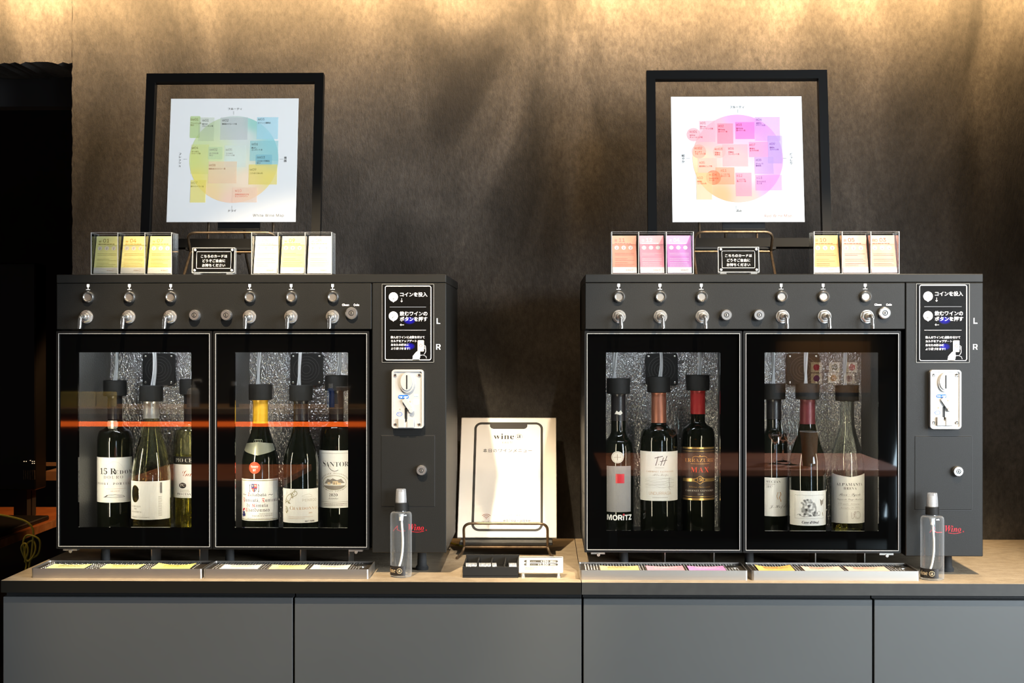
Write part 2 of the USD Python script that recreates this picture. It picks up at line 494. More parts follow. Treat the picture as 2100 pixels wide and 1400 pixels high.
MAPS = {'serif': (0x1D400, 0x1D41A, 0x1D7CE), 'italicb': (0x1D468, 0x1D482, 0x1D7CE), 'fraktur': (0x1D56C, 0x1D586, 0x1D7CE), 'script': (0x1D4D0, 0x1D4EA, None), 'italic': (0x1D434, 0x1D44E, None)}


def glyph(kind, ch):
    key = (kind, ch)
    if key in GL:
        return GL[key]
    c = ch
    if kind in MAPS:
        U, L, D = MAPS[kind]
        if 'A' <= ch <= 'Z': c = chr(U + ord(ch) - 65)
        elif 'a' <= ch <= 'z': c = chr(L + ord(ch) - 97) if not (kind == 'italic' and ch == 'h') else '\u210e'
        elif '0' <= ch <= '9' and D: c = chr(D + ord(ch) - 48)
    f = font(kind)
    sw = 2 if kind == 'jpb' else 0
    adv = f.getlength(c)
    x0, y0, x1, y1 = f.getbbox(c, anchor='ls', stroke_width=sw)
    g = Polygon()
    if x1 > x0 and y1 > y0 and ch.strip():
        im = Image.new('L', (int(x1 - x0) + 8, int(y1 - y0) + 8))
        ImageDraw.Draw(im).text((4 - x0, 4 - y0), c, 255, f, anchor='ls', stroke_width=sw)
        on = np.pad(np.asarray(im) > 127, ((0, 0), (1, 1))).astype(np.int8)
        rows, st = np.nonzero(np.diff(on, axis=1) == 1)
        en = np.nonzero(np.diff(on, axis=1) == -1)[1]
        g = unary_union([sbox(a, -r - 1, b, -r) for r, a, b in zip(rows, st, en)]).buffer(0.6).buffer(-0.6).simplify(0.75)
        g = affinity.translate(g, x0 - 4, 4 - y0)
    GL[key] = (g, adv)
    return GL[key]


def text(s, h, kind='sans', x=0.0, z=0.0, align='l', track=0.0, thin=0.0, vertical=False, sx=1.0, sizes=None):
    """Lettering as a shapely shape: capitals about h tall, baseline at z. thin shaves the strokes by a share of h."""
    k = h / (72 * (0.73 if kind not in ('jp', 'jpb') else 0.80))
    parts, pen = [], 0.0
    for i, ch in enumerate(s):
        g, adv = glyph(kind, ch)
        kk = k * (sizes[i] if sizes else 1.0)
        if vertical:
            if not g.is_empty:
                if ch == 'ー':
                    g = affinity.rotate(g, -90, origin=(36, 27))
                parts.append(affinity.affine_transform(g, [kk, 0, 0, kk, -adv * kk / 2, -(i + 1) * 76 * k * (1 + track)]))
        else:
            if not g.is_empty:
                parts.append(affinity.affine_transform(g, [kk * sx, 0, 0, kk, pen, 0]))
            pen += adv * kk * sx + track * h
    g = unary_union(parts) if parts else Polygon()
    if thin:
        g = g.buffer(-thin * h)
    if not vertical:
        pen -= track * h
        x = x - (pen / 2 if align == 'c' else pen if align == 'r' else 0)
    return affinity.translate(g, x, z)


def lines_of_print(x0, x1, zs, h, seed=0, gap=0.0):
    """Rows of print too small to read."""
    r = random.Random(seed)
    out = []
    for z in zs:
        x, end = x0, x1 - (x1 - x0) * r.choice([0, 0, 0.1, 0.35])
        while x < end:
            w = min(r.uniform(1.5, 5) * h, end - x)
            out.append(sbox(x, z, x + w, z + h)); x += w + h * 0.6
    return unary_union(out)


def wrap(g, rad, z0=0.0, off=0.0002, step=0.004, turn=0.0):
    """Shapes bent round a cylinder of radius rad about z; x = 0 faces the viewer."""
    x0, _, x1, _ = g.bounds
    out = []
    R = rad + off
    k = max(1, int(math.ceil((x1 - x0) / step)))
    xs = np.linspace(x0, x1, k + 1)
    for a, b in zip(xs[:-1], xs[1:]):
        piece = g.intersection(sbox(a, -9, b, 9)) if k > 1 else g
        for p in polys(piece):
            v, f = tri2d(p)
            t = v[:, 0] / rad + turn
            out.append(trimesh.Trimesh(np.c_[R * np.sin(t), -R * np.cos(t), v[:, 1] + z0], f, process=False))
    return trimesh.util.concatenate(out)


def shift(m, p):
    m = m.copy(); m.apply_translation(p)
    return m


# ================================================================== THE ROOM
YW = 3.37
ZC = 0.90
XD = ax(148, YW)                                            # the right edge of the doorway on the left
ZL = az(125, YW)                                            # its lintel
H = 2.75
XR, XL, YB, YF = 3.0, -3.6, -4.6, 6.2


def rough_wall(x0, x1, z0, z1, y0, y1, jag_left=False, jag_bottom=False):
    g = sbox(x0, z0, x1, z1)
    pts = []
    r = random.Random(3)
    if jag_left:
        zs = np.arange(z0, z1, 0.012)
        pts = [(x1, z0), (x1, z1), (x0, z1)] + [(x0 + r.uniform(-0.0014, 0.0014), z) for z in zs[::-1]]
        g = Polygon(pts)
    if jag_bottom:
        xs = np.arange(x0, x1, 0.012)
        g = Polygon([(x1, z1), (x0, z1)] + [(x, z0 + r.uniform(-0.003, 0.003)) for x in xs] + [(x1, z0)])
    return ext(g, y0, y1)


struct('wall_back', [rough_wall(XD, XR, 0, H, YW, YW + 0.2, jag_left=True), rough_wall(XL, XD, ZL, H, YW, YW + 0.2, jag_bottom=True)], 'plaster')
struct('floor', bx(XL, XR, YB, YF, -0.1, 0.0), 'floor_stone')
struct('ceiling', bx(XL, XR, YB, YF, H, H + 0.1), 'ceiling_dark')
struct('wall_left', bx(XL - 0.1, XL, YB, YF, 0, H), 'wall_dark')
struct('wall_front', bx(XL, XR, YB - 0.1, YB, 0, H), 'wall_room')
struct('wall_far', bx(XL, XD + 0.4, YF, YF + 0.1, 0, H), 'wall_black')
struct('wall_passage', bx(XD + 0.30, XD + 0.40, YW + 0.2, YF, 0, H), 'wall_black')
wy0, wy1, wz0, wz1 = -1.0, 1.7, 0.95, 2.6
struct('wall_right', [bx(XR, XR + 0.1, YB, wy0, 0, H), bx(XR, XR + 0.1, wy1, YW + 0.2, 0, H), bx(XR, XR + 0.1, wy0, wy1, 0, wz0), bx(XR, XR + 0.1, wy0, wy1, wz1, H)], 'wall_room')
struct('wall_return', [bx(1.22, XR, 2.755, YW, ZC + 0.002, H), bx(1.22, XR, 2.64, 2.755, 0, H)], 'wall_dark')  # unseen wall added to keep window light off the back wall
# window in the right wall, outside the frame, where the daylight comes from
struct('trim_1', bx(XD - 2.2, XD, YW + 0.24, YW + 0.30, ZL - 0.06, ZL + 0.05), 'wall_black')
wn = struct('window_1', [bx(XR + 0.02, XR + 0.07, wy0, wy1, wz0, wz0 + 0.05), bx(XR + 0.02, XR + 0.07, wy0, wy1, wz1 - 0.05, wz1),
                    bx(XR + 0.02, XR + 0.07, wy0, wy0 + 0.05, wz0, wz1), bx(XR + 0.02, XR + 0.07, wy1 - 0.05, wy1, wz0, wz1), bx(XR + 0.02, XR + 0.07, 0.33, 0.38, wz0, wz1)], 'matte_black')
struct('window_2', [bx(2.20, 2.24, YB, YB + 0.05, 0.1, 1.15), bx(2.96, 3.0, YB, YB + 0.05, 0.1, 1.15), bx(2.24, 2.96, YB, YB + 0.05, 1.11, 1.15), bx(2.24, 2.96, YB, YB + 0.05, 0.1, 0.14)], 'matte_black')  # added frame round the added light panel, no opening behind it

# ------------------------------------------------------------------ worktop and cabinets
YK = 2.762                                                  # worktop's front edge
XK0 = at(2, 1192, YK)[0]
XS = ax(1192.5, YK)                                         # joint of the two worktop lengths
XK1 = 2.6
ZK = az(1218.5, YK)
EDGE = 0.0012
for (a, b, em, lab) in ((XK0, XS - 0.0006, 'worktop_edge', 'left length of brown-topped black-edged worktop, under the left dispenser'),
                    (XS + 0.0006, XK1, 'worktop_edge_grey', 'right length of brown-topped grey-edged worktop, under the right dispenser')):
    t = Thing('worktop', lab, 'worktop', ((a + b) / 2, (YK + YW) / 2, ZK), 'worktop lengths')
    t.add('slab', bx(a, b, YK + 0.0015, YW, ZK, ZC - EDGE), 'worktop_edge')
    t.add('top_sheet', bx(a, b, YK + 0.0015, YW, ZC - EDGE, ZC), 'worktop_laminate', label='brown laminate top sheet')
    t.add('edge_band', bx(a, b, YK, YK + 0.0015, ZK, ZC - 0.0004), em)
YD = YK + 0.012
ZD = az(1227, YD)
edges = [ax(4, YD), ax(602, YD), ax(1194.5, YD), ax(1791, YD), XK1]
labs = ['dark grey cabinet front at far left end of the counter', 'dark grey cabinet under the sanitiser and coin tray, second from left',
        'bluish grey cabinet under the right dispenser, third from left', 'bluish grey cabinet at far right, widest lit by daylight']
for k in range(4):
    a, b = edges[k], edges[k + 1]
    t = Thing('base_cabinet', labs[k], 'cabinet', ((a + b) / 2, 3.05, 0.0), 'base cabinets under the worktop')
    t.add('body', bx(a + 0.0012, b - 0.0012, YD + 0.021, YW - 0.001, 0.06, ZK - 0.0005), 'cabinet_dark')
    t.add('front_panel', bx(a + 0.0018, b - 0.0018, YD, YD + 0.019, 0.08, ZD, 0.0008), 'cabinet_front')
    t.add('plinth', bx(a + 0.0012, b - 0.0012, YD + 0.06, YD + 0.08, 0.0, 0.06), 'cabinet_dark')

# ================================================================== WINE DISPENSERS
YM, YMB = 2.85, 3.24
zt, zc, zp, zd1, zd0, zb = [az(v, YM) for v in (562, 580, 675, 678.5, 1127, 1133)]
PX = (YM) / F                                               # metres for one pixel at the dispensers' front

GLASS_ICON = unary_union([rr(-0.0026, 0.0050, 0.0026, 0.0108, 0.0010), Polygon([(-0.0026, 0.006), (0.0026, 0.006), (0.0008, 0.0040), (-0.0008, 0.0040)]),
                          sbox(-0.0007, 0.0008, 0.0007, 0.005), sbox(-0.0040, 0.0, 0.0040, 0.0011)])


def hexagon(r, depth):
    """A hexagon nut with chamfered corners, z from 0 to depth."""
    an = np.arange(6) * math.pi / 3
    pts = [(rr_ * math.cos(q), rr_ * math.sin(q), zz) for q in an for rr_, zz in ((r, 0), (r, depth * 0.72), (r * 0.84, depth))]
    return trimesh.convex.convex_hull(np.array(pts))


def instruction_print(t, par, M, w, h):
    """The black instruction card: w x h, local origin at its centre."""
    def P(g, name='lettering', m='print_white', y=-0.0012):
        t.add(name, tf(prt(g, y), M), m, parent=par)
    k = w / 106.0                                           # one photo pixel of the card
    def X(x): return (x - 53) * k
    def Z(y): return (81.5 - y) * k
    P(ring(X(6), Z(157), X(101), Z(5), 0.004, 0.0016), 'border_line')
    P(sbox(X(16), Z(49), X(90), Z(48.2)), 'rule'); P(sbox(X(16), Z(96), X(90), Z(95.2)), 'rule')
    for n, y in (('1', 28), ('2', 67)):
        disc = unary_union([Point(X(23.5), Z(y)).buffer(9.5 * k), Polygon([(X(20), Z(y + 8)), (X(27), Z(y + 8)), (X(23.5), Z(y + 11.5))])])
        P(disc.difference(text(n, 8.6 * k, 'thin', X(23.5), Z(y + 4.3), 'c')), 'number_badge')
    P(unary_union([text('コインを投入', 7.6 * k, 'jpb', X(36), Z(26.5), track=0.0), text('飲むワインの', 7.6 * k, 'jpb', X(36.5), Z(65.5)), text('ボタンを押す', 7.6 * k, 'jpb', X(36.5), Z(76.5)),
                   text('↓', 7 * k, 'jpb', X(36), Z(38)), text('←', 7 * k, 'jpb', X(36.5), Z(88))]))
    P(unary_union([text(s, 4.3 * k, 'jpb', X(18), Z(112 + 7.7 * i)) for i, s in enumerate(('飲んだワインに点数を付けて', 'カルテをアップデート', 'あなたの好みに', 'より近づきます！'))]))
    # a hand holding a phone
    ph = rr(X(73), Z(139), X(86), Z(116), 0.0016)
    hand = Polygon([(X(63), Z(156)), (X(64), Z(148)), (X(70), Z(141)), (X(74), Z(138)), (X(76), Z(133)), (X(78.5), Z(134)), (X(77), Z(140)), (X(78), Z(147)), (X(76), Z(156))]).buffer(0.8 * k)
    fing = [LineString([(X(86), Z(126 + 3 * i)), (X(89), Z(128 + 3.2 * i)), (X(89.5), Z(136 + 2 * i)), (X(88 - i), Z(143 + i))]).buffer(0.45 * k) for i in range(3)]
    palm = LineString([(X(78), Z(147)), (X(84), Z(146)), (X(90), Z(149)), (X(91), Z(153))]).buffer(0.5 * k)
    P(unary_union([hand, *fing, palm]), 'hand_drawing')
    P(ph, 'phone_drawing', 'print_pale', -0.0013)
    P(Point(X(79.5), Z(127)).buffer(3 * k).difference(Point(X(79.5), Z(127)).buffer(2.4 * k)), 'phone_drawing', 'print_coral', -0.0014)


def coin_acceptor(t, x0, x1, z0, z1, y):
    cx, k = (x0 + x1) / 2, (x1 - x0) / 64.0
    def X(x): return x0 + x * k
    def Z(v): return z1 - v * k
    body = t.add('coin_acceptor', [ext(rr(x0, z0, x1, z1, 0.006), y - 0.010, y), ext(ring(x0, z0, x1, z1, 0.006, 0.0035), y - 0.0125, y - 0.010)], 'alu_white', label='white metal coin acceptor')
    A = lambda n, m, mt, **kw: t.add(n, m, mt, parent=body, **kw)
    yf = y - 0.010
    for sx in (6.5, 55):
        for sz in (11.5, 110):
            A('screw', facing(lathe([(0, 0), (0.0033, 0), (0.0033, 0.0010), (0.0022, 0.0022), (0, 0.0024)], 16), X(sx), yf, Z(sz)), 'chrome')
    el = affinity.scale(Point(0, 0).buffer(1.0, quad_segs=12), 15 * k, 20 * k)
    bez = affinity.translate(el, X(31), Z(26)); inn = affinity.translate(affinity.scale(el, 0.78, 0.86), X(30), Z(24))
    A('slot_bezel', [ext(bez, yf - 0.004, yf), ext(inn, yf - 0.0065, yf - 0.004)], 'alu_white')
    A('coin_slot', prt(rr(X(29.3), Z(39), X(32), Z(11), 0.0008), yf - 0.0067), 'matte_black')
    A('badge', ext(rr(X(13), Z(58), X(34), Z(51), 0.0045), yf - 0.0006, yf), 'print_blue', label='blue model badge')
    A('badge_lettering', prt(text('TW-389', 0.0030, 'bold', X(23.5), Z(56.3), 'c'), yf - 0.0008), 'print_white')
    A('lever', ext(Polygon([(X(22), Z(62)), (X(28), Z(57)), (X(42), Z(78)), (X(44), Z(82)), (X(41), Z(86)), (X(37), Z(84))]).buffer(0.8 * k), yf - 0.005, yf - 0.001), 'alu_white')
    A('lever_pivot', facing(lathe([(0, 0), (0.0042, 0), (0.0042, 0.003), (0.0036, 0.0036), (0, 0.0036)], 20), X(39), yf - 0.003, Z(82)), 'alu_white')
    A('return_slot', prt(rr(X(26), Z(104), X(31), Z(76), 0.0024), yf - 0.0004), 'matte_black')
    A('return_cup', [bx(X(13), X(27), yf - 0.006, yf, Z(116), Z(98), 0.0008), bx(X(31), X(45), yf - 0.006, yf, Z(116), Z(98), 0.0008), bx(X(13), X(45), yf - 0.004, yf, Z(116), Z(106), 0.0008)], 'alu_white')
    A('mark', prt(affinity.scale(Point(X(15.5), Z(89)).buffer(4.6 * k).difference(Point(X(15.5), Z(89)).buffer(4.0 * k)), 1.25, 0.9), yf - 0.0003), 'print_blue')
    A('mark', prt(text('T·L', 0.0036, 'thin', X(15.5), Z(91), 'c'), yf - 0.0003), 'print_blue')
    A('indicator_lamp_glow', facing(lathe([(0, 0), (0.0012, 0), (0.0012, 0.0008), (0, 0.0012)], 12), X(17), yf, Z(79)), 'warm_dot')
    A('indicator_lamp_glow', facing(lathe([(0, 0), (0.0011, 0), (0.0011, 0.0008), (0, 0.0012)], 12), X(37), yf, Z(64)), 'warm_dot')
    A('status_lamp', ext(rr(X(44), Z(53), X(53), Z(49.5), 0.001), yf - 0.0006, yf), 'led_cyan', label='lit bluish status lamp')
    A('status_lamp', ext(rr(X(43.5), Z(70), X(54), Z(59), 0.002), yf - 0.0006, yf), 'led_cyan', label='lit white status lamp')


def lock(t, name, x, z, y, r=0.0105, d=0.011, key=True):
    p = t.add(name, facing(lathe([(0, 0), (r, 0), (r, d * 0.75), (r * 0.86, d), (r * 0.45, d), (r * 0.45, d - 0.0012), (0, d - 0.0012)], 28), x, y, z), 'lock_metal')
    t.add('lock_groove', facing(lathe([(r * 0.36, 0), (r * 0.45, 0), (r * 0.45, 0.0002), (r * 0.36, 0.0002)], 20), x, y - d + 0.0011, z), 'matte_black', parent=p)
    t.add('key_slot', prt(unary_union([rr(x - r * 0.08, z - r * 0.24, x + r * 0.08, z + r * 0.24, 0.0002)]), y - d - 0.0004), 'matte_black', parent=p)
    t.add('lock_barrel', facing(lathe([(0, 0), (r * 0.30, 0), (r * 0.30, 0.0012), (0, 0.0014)], 16), x, y - d + 0.0012, z), 'steel', parent=p)
    return p


def door(t, x0, x1, z0, z1, y):
    f = t.add('door', ext(ring(x0, z0, x1, z1, 0.002, 0.006), y, y + 0.026), 'black_plastic')
    A = lambda n, m, mt, **kw: t.add(n, m, mt, parent=f, **kw)
    A('inner_trim', ext(ring(x0 + 0.0042, z0 + 0.0042, x1 - 0.0042, z1 - 0.0042, 0.001, 0.0011), y - 0.0016, y + 0.001), 'trim_silver', label='thin silver line round the glass')
    B = 0.040
    A('glass_border', ext(sbox(x0 + 0.006, z0 + 0.006, x1 - 0.006, z1 - 0.006).difference(rr(x0 + B, z0 + B, x1 - B, z1 - B, 0.002)), y + 0.0035, y + 0.012), 'glass_border', label='glossy black printed border of the glass')
    A('pane', bx(x0 + B, x1 - B, y + 0.0035, y + 0.0065, z0 + B, z1 - B), 'door_glass')


def chamber(t, x0, x1, z0, z1):
    """The cold chamber: its open front is closed by the door."""
    y0, y1 = YM + 0.03, 3.15
    b = t.add('chamber', [bx(x0 - 0.006, x0, y0, y1, z0, z1), bx(x1, x1 + 0.006, y0, y1, z0, z1), bx(x0, x1, y0, y1, z0 - 0.006, z0)], 'chamber_grey')
    t.add('back_liner', bx(x0, x1, y1, y1 + 0.003, z0, z1), 'embossed_metal', parent=b, label='embossed aluminium back lining')
    t.add('chamber_ceiling', bx(x0, x1, y0, y1, z1, z1 + 0.006), 'black_plastic', parent=b)
    return b, y1


def dispenser(pxs, label, pins, spout_dir, fans, acc_px, bot, lamp):
    """pxs: left, end of doors, end of control panel, right edge of the front in photo pixels."""
    x0, xd, xp, x1 = [ax(v, YM) for v in pxs]
    zd0, zb = az(bot - 6, YM), az(bot, YM)
    t = Thing('wine_dispenser', label, 'wine dispenser', ((x0 + x1) / 2, (YM + YMB) / 2, ZC), 'coin-operated wine dispensers')
    k = (x1 - x0) / (pxs[3] - pxs[0])
    X = lambda p: x0 + (p - pxs[0]) * k
    t.add('top_cover', bx(x0, x1, YM - 0.001, YMB, zc + 0.0006, zt, 0.0012), 'powder_black')
    cp = t.add('control_panel', bx(x0, xp, YM, YM + 0.10, zp, zc, 0.0012), 'powder_black')
    t.add('rear_housing', [bx(x0, xp, YM + 0.101, YMB, zp, zc), bx(x0, x1 - 0.001, 3.156, YMB, zb + 0.012, zc - 0.001)], 'powder_black')
    xm = (x0 + xd) / 2
    zf, zr = zd0 + 0.012, zd1 - 0.012
    t.add('side_wall', bx(x0, x0 + 0.008, YM + 0.028, 3.155, zd0, zp - 0.001), 'powder_black')
    t.add('side_wall', bx(xd - 0.001, xp - 0.001, YM + 0.028, 3.155, zd0, zp - 0.001), 'black_plastic')
    t.add('base_plate', bx(x0, xp, YM + 0.028, YMB, zd0 - 0.004, zd0 + 0.003), 'black_plastic')
    for a, b, fx in ((x0 + 0.016, xm - 0.012, fans[0]), (xm + 0.012, xd - 0.012, fans[1])):
        ch, yb = chamber(t, a, b, zf, zr)
        fx = ax(fx, yb)
        fz = az(757, yb)
        s = 0.033
        t.add('fan_plate', ext(rr(fx - s, fz - s, fx + s, fz + s, 0.006), yb - 0.012, yb), 'fan_black', parent=ch)
        t.add('fan_guard', [facing(lathe([(r, 0), (r + 0.0012, 0), (r + 0.0012, 0.0012), (r, 0.0012)], 32), fx, yb - 0.012, fz) for r in (0.008, 0.014, 0.020, 0.026)], 'matte_black', parent=ch)
        for sx in (-1, 1):
            for sz in (-1, 1):
                t.add('fan_screw', facing(lathe([(0, 0), (0.0028, 0), (0.002, 0.0014), (0, 0.0018)], 12), fx + sx * (s - 0.006), yb - 0.012, fz + sz * (s - 0.006)), 'chrome', parent=ch)
    door(t, x0 - 0.001, xm - 0.001, zd0, zd1, YM + 0.001)
    door(t, xm + 0.001, xd, zd0, zd1, YM + 0.001)
    for a, b in ((x0 + 0.016, xm - 0.012), (xm + 0.012, xd - 0.012)):
        rect('chamber_light', ((a + b) / 2, YM + 0.040, zr - 0.002), ((a + b) / 2, 3.02, 1.02), (b - a) * 0.8, 0.012, lamp * 0.70, (0.92, 0.97, 1.0))  # added fill lights, unseen, brighten the liner and bottle labels
        rect('chamber_light', (a + 0.004, YM + 0.036, 1.075), (a + 0.10, 3.04, 1.075), 0.010, 0.20, lamp * 0.34, (1.0, 0.88, 0.64))
        rect('chamber_light', (b - 0.004, YM + 0.036, 1.075), (b - 0.10, 3.04, 1.075), 0.010, 0.20, lamp * 0.34, (1.0, 0.88, 0.64))
    for hx in (x0 + 0.025, xd - 0.025):
        t.add('door_hinge', [bx(hx - 0.014, hx + 0.012, YM + 0.004, YM + 0.024, zd0 - 0.004, zd0 - 0.0005), facing(lathe([(0, 0), (0.003, 0), (0.003, 0.004), (0, 0.004)], 12), hx, YM + 0.006, zd0 - 0.005)], 'steel')
    # dispensing buttons and taps
    for i, p in enumerate(pins):
        bx_, bz = X(p[0]), az(608.5, YM)
        t.add('glass_symbol', tf(prt(GLASS_ICON, -0.0003), frame4((X(p[0]) - 0.0008, YM, az(593.5, YM)))), 'print_white')
        b = t.add('push_button', facing(lathe([(0.0072, 0.001), (0.0072, 0.0062), (0.0078, 0.0075), (0.0092, 0.0075), (0.0102, 0.0062), (0.0108, 0.003), (0.0108, 0), (0, 0)], 32), bx_, YM, bz), 'chrome')
        t.add('button_face', facing(lathe([(0, 0.0052), (0.0062, 0.0052), (0.0070, 0.0046), (0.0070, 0)], 32), bx_, YM, bz), 'steel', parent=b)
        s = spout_dir
        nx, nz = X(p[1]), az(649, YM)
        nt = hexagon(0.0115, 0.007); nt.apply_transform(rotm([0, 0, 1], 12))
        tp = t.add('tap', [facing(nt, nx, YM, nz), facing(lathe([(0, 0), (0.0125, 0), (0.0125, 0.0016), (0, 0.0016)], 28), nx, YM, nz), facing(lathe([(0.0070, 0.006), (0.0066, 0.009), (0.0050, 0.0115), (0, 0.012)], 24), nx, YM, nz)], 'chrome_satin')
        sx = nx + s[i] * 0.0
        path = fillet([(nx, YM - 0.004, nz), (nx + s[i] * 0.0015, YM - 0.018, nz + 0.0005), (nx + s[i] * 0.003, YM - 0.030, nz), (nx + s[i] * 0.0038, YM - 0.031, nz - 0.016), (nx + s[i] * 0.0042, YM - 0.031, nz - 0.0225)], 0.010, 8)
        t.add('spout', tube(path, 0.0039, 14), 'chrome', parent=tp)
    l1, l2 = (pins[2][0] + 49.5, pins[3][0] - 47.5)
    lock(t, 'door_lock', X(l1), az(646, YM), YM)
    lock(t, 'door_lock', X(l2), az(646, YM), YM)
    ks = pins[5][0] + 38
    lock(t, 'key_switch', X(ks), az(642, YM), YM, 0.0112, 0.008)
    t.add('lettering', tf(prt(unary_union([text('Clean', 0.0042, 'bold', -0.0045, 0, 'r', sx=0.85), text('Coin', 0.0042, 'bold', 0.0035, 0, 'l', sx=0.85)]), -0.0003), frame4((X(ks), YM, az(627, YM)))), 'print_white')
    # coin column
    cy = YM - 0.0005
    col = t.add('coin_column', bx(xp + 0.0012, x1, cy, 3.156, zb, zc, 0.0012), 'powder_black')
    dx0, dx1 = X(pxs[2] + 19), X(pxs[3] - 22)
    dz1, dz0 = az(891.5, YM), az(bot - 94, YM)
    t.add('coin_door', [bx(dx0 + 0.0012, dx1 - 0.0012, cy - 0.0012, cy + 0.004, dz0 + 0.0012, dz1 - 0.0012, 0.0006)], 'powder_black')
    t.add('coin_door_gap', prt(ring(dx0, dz0, dx1, dz1, 0.002, 0.0012), cy - 0.0002), 'matte_black')
    lock(t, 'coin_door_lock', X(acc_px[1] - 5.0), az(964, YM), cy - 0.001, 0.0098, 0.010)
    coin_acceptor(t, X(acc_px[0]), X(acc_px[1]), az(877.5, YM), az(757.5, YM), cy)
    for ch, py in (('L', 664), ('R', 717)):
        t.add('lettering', tf(prt(text(ch, 0.0112, 'bold', 0, 0, 'c', thin=0.02), -0.0003), frame4((X(pxs[3] - 16), cy, az(py, YM)))), 'print_white')
    lx = X(pxs[3] - 79) - 0.036
    logo = [text('W', 0.0165, 'italicb', 0.036, 0, thin=0.012), text('ino', 0.0145, 'italicb', 0.053, 0, thin=0.012)]
    sw = [LineString(fillet([(0.046, -0.0022), (0.062, -0.0045), (0.078, -0.0012)], 0.03)).buffer(0.0005), LineString([(0.0, -0.001), (0.006, 0.006), (0.011, 0.011), (0.010, 0.002), (0.018, -0.0015), (0.03, -0.001)]).buffer(0.0008)]
    reg = [Point(0.0835, 0.0008).buffer(0.0016).difference(Point(0.0835, 0.0008).buffer(0.0011))]
    t.add('logo', tf(prt(affinity.scale(unary_union(logo + sw + reg), 0.74, 0.80, origin=(0.036, 0)), -0.0003), frame4((lx, cy, az(1088, YM)))), 'print_red', label='red script lettering')
    # feet and channels under the machine
    for fx in (x0 + 0.075, x1 - 0.05, (x0 + xd) / 2 + 0.02):
        for fy in (YM + 0.06, YMB - 0.05):
            t.add('foot', lathe([(0, 0), (0.012, 0), (0.0125, 0.005), (0.009, 0.010), (0.008, zd0 - 0.004 - ZC + 0.0), (0, zd0 - 0.004 - ZC)], 20).apply_translation([fx, fy, ZC]), 'rubber')
    for bx0 in ((x0 + 0.155), (xm + 0.15)):
        t.add('support_channel', [bx(bx0, bx0 + 0.002, YM + 0.09, YM + 0.16, ZC + 0.002, zd0 - 0.004), bx(bx0 + 0.094, bx0 + 0.096, YM + 0.09, YM + 0.16, ZC + 0.002, zd0 - 0.004), bx(bx0, bx0 + 0.096, YM + 0.09, YM + 0.16, ZC, ZC + 0.002)], 'steel')
    return dict(x0=x0, x1=x1, xd=xd, xp=xp, X=X, zf=zf)


M1 = dispenser((116, 757, 762, 915), 'left wine dispenser with white wine bottles behind two glass doors', [(182, 178), (267, 265), (352, 350), (514, 513), (599, 598), (684, 683)],
               [-1, -1, -1, -0.7, -0.6, -0.5], (328, 630), (805, 870), 1134, 0.32)
M2 = dispenser((1200, 1848, 1856, 2016), 'right wine dispenser with red wine bottles behind two glass doors', [(1270, 1270), (1355, 1355), (1440, 1441), (1604, 1606), (1690, 1692), (1776, 1779)],
               [0.55, 0.6, 0.7, 0.85, 0.9, 0.95], (1356, 1645), (1905, 1968), 1138, 0.20)

for MM, a, b, lab in ((M1, 784, 890, 'black instruction card with white border taped on the left dispenser above its coin slot'), (M2, 1879, 1988, 'black instruction card with white border taped on the right dispenser above its coin slot')):
    xa, xb = MM['X'](a), MM['X'](b)
    za, zb_ = az(743, YM), az(582, YM)
    M = frame4(((xa + xb) / 2, YM - 0.0012, (za + zb_) / 2))
    t = Thing('instruction_card', lab, 'sign', ((xa + xb) / 2, YM - 0.0012, za), 'taped instruction cards')
    w, h = xb - xa, zb_ - za
    c = t.add('card', tf(ext(rr(-w / 2 + 0.0025, -h / 2 + 0.0025, w / 2 - 0.0025, h / 2 - 0.0025, 0.001), -0.0006, 0.0), M), 'card_black')
    t.add('laminate', tf(bx(-w / 2, w / 2, -0.0018, -0.0016, -h / 2, h / 2), M), 'laminate_film')
    t.add('laminate_edge', tf(ext(ring(-w / 2, -h / 2, w / 2, h / 2, 0.001, 0.0006), -0.0010, -0.0002), M), 'acrylic_edge')
    instruction_print(t, c, M, w, h)
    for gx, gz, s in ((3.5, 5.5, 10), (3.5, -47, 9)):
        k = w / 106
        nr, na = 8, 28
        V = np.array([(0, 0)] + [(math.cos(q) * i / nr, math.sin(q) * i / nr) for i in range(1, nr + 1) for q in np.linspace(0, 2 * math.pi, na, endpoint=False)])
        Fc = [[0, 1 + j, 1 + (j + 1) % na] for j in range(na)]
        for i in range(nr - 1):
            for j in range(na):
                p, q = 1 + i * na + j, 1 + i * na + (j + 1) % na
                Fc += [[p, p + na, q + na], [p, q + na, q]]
        fall = np.clip(1 - np.linalg.norm(V, axis=1) ** 2.2, 0, 1)[:, None] * np.array([[0.010, 0.006, 0.62]])  # indicator glow painted as emissive vertex colours fading outwards
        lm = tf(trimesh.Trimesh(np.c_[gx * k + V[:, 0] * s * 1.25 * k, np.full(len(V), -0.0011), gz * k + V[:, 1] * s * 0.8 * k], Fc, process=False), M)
        lp = t.add('indicator_lamp_glow', lm, 'painted_lamp_glow', parent=c, label='blue indicator showing through the card', smooth=False)
        UsdGeom.PrimvarsAPI(stage.GetPrimAtPath(lp)).CreatePrimvar('displayColor', Sdf.ValueTypeNames.Color3fArray, 'vertex').Set(Vt.Vec3fArray.FromNumpy(fall.astype(np.float32)))
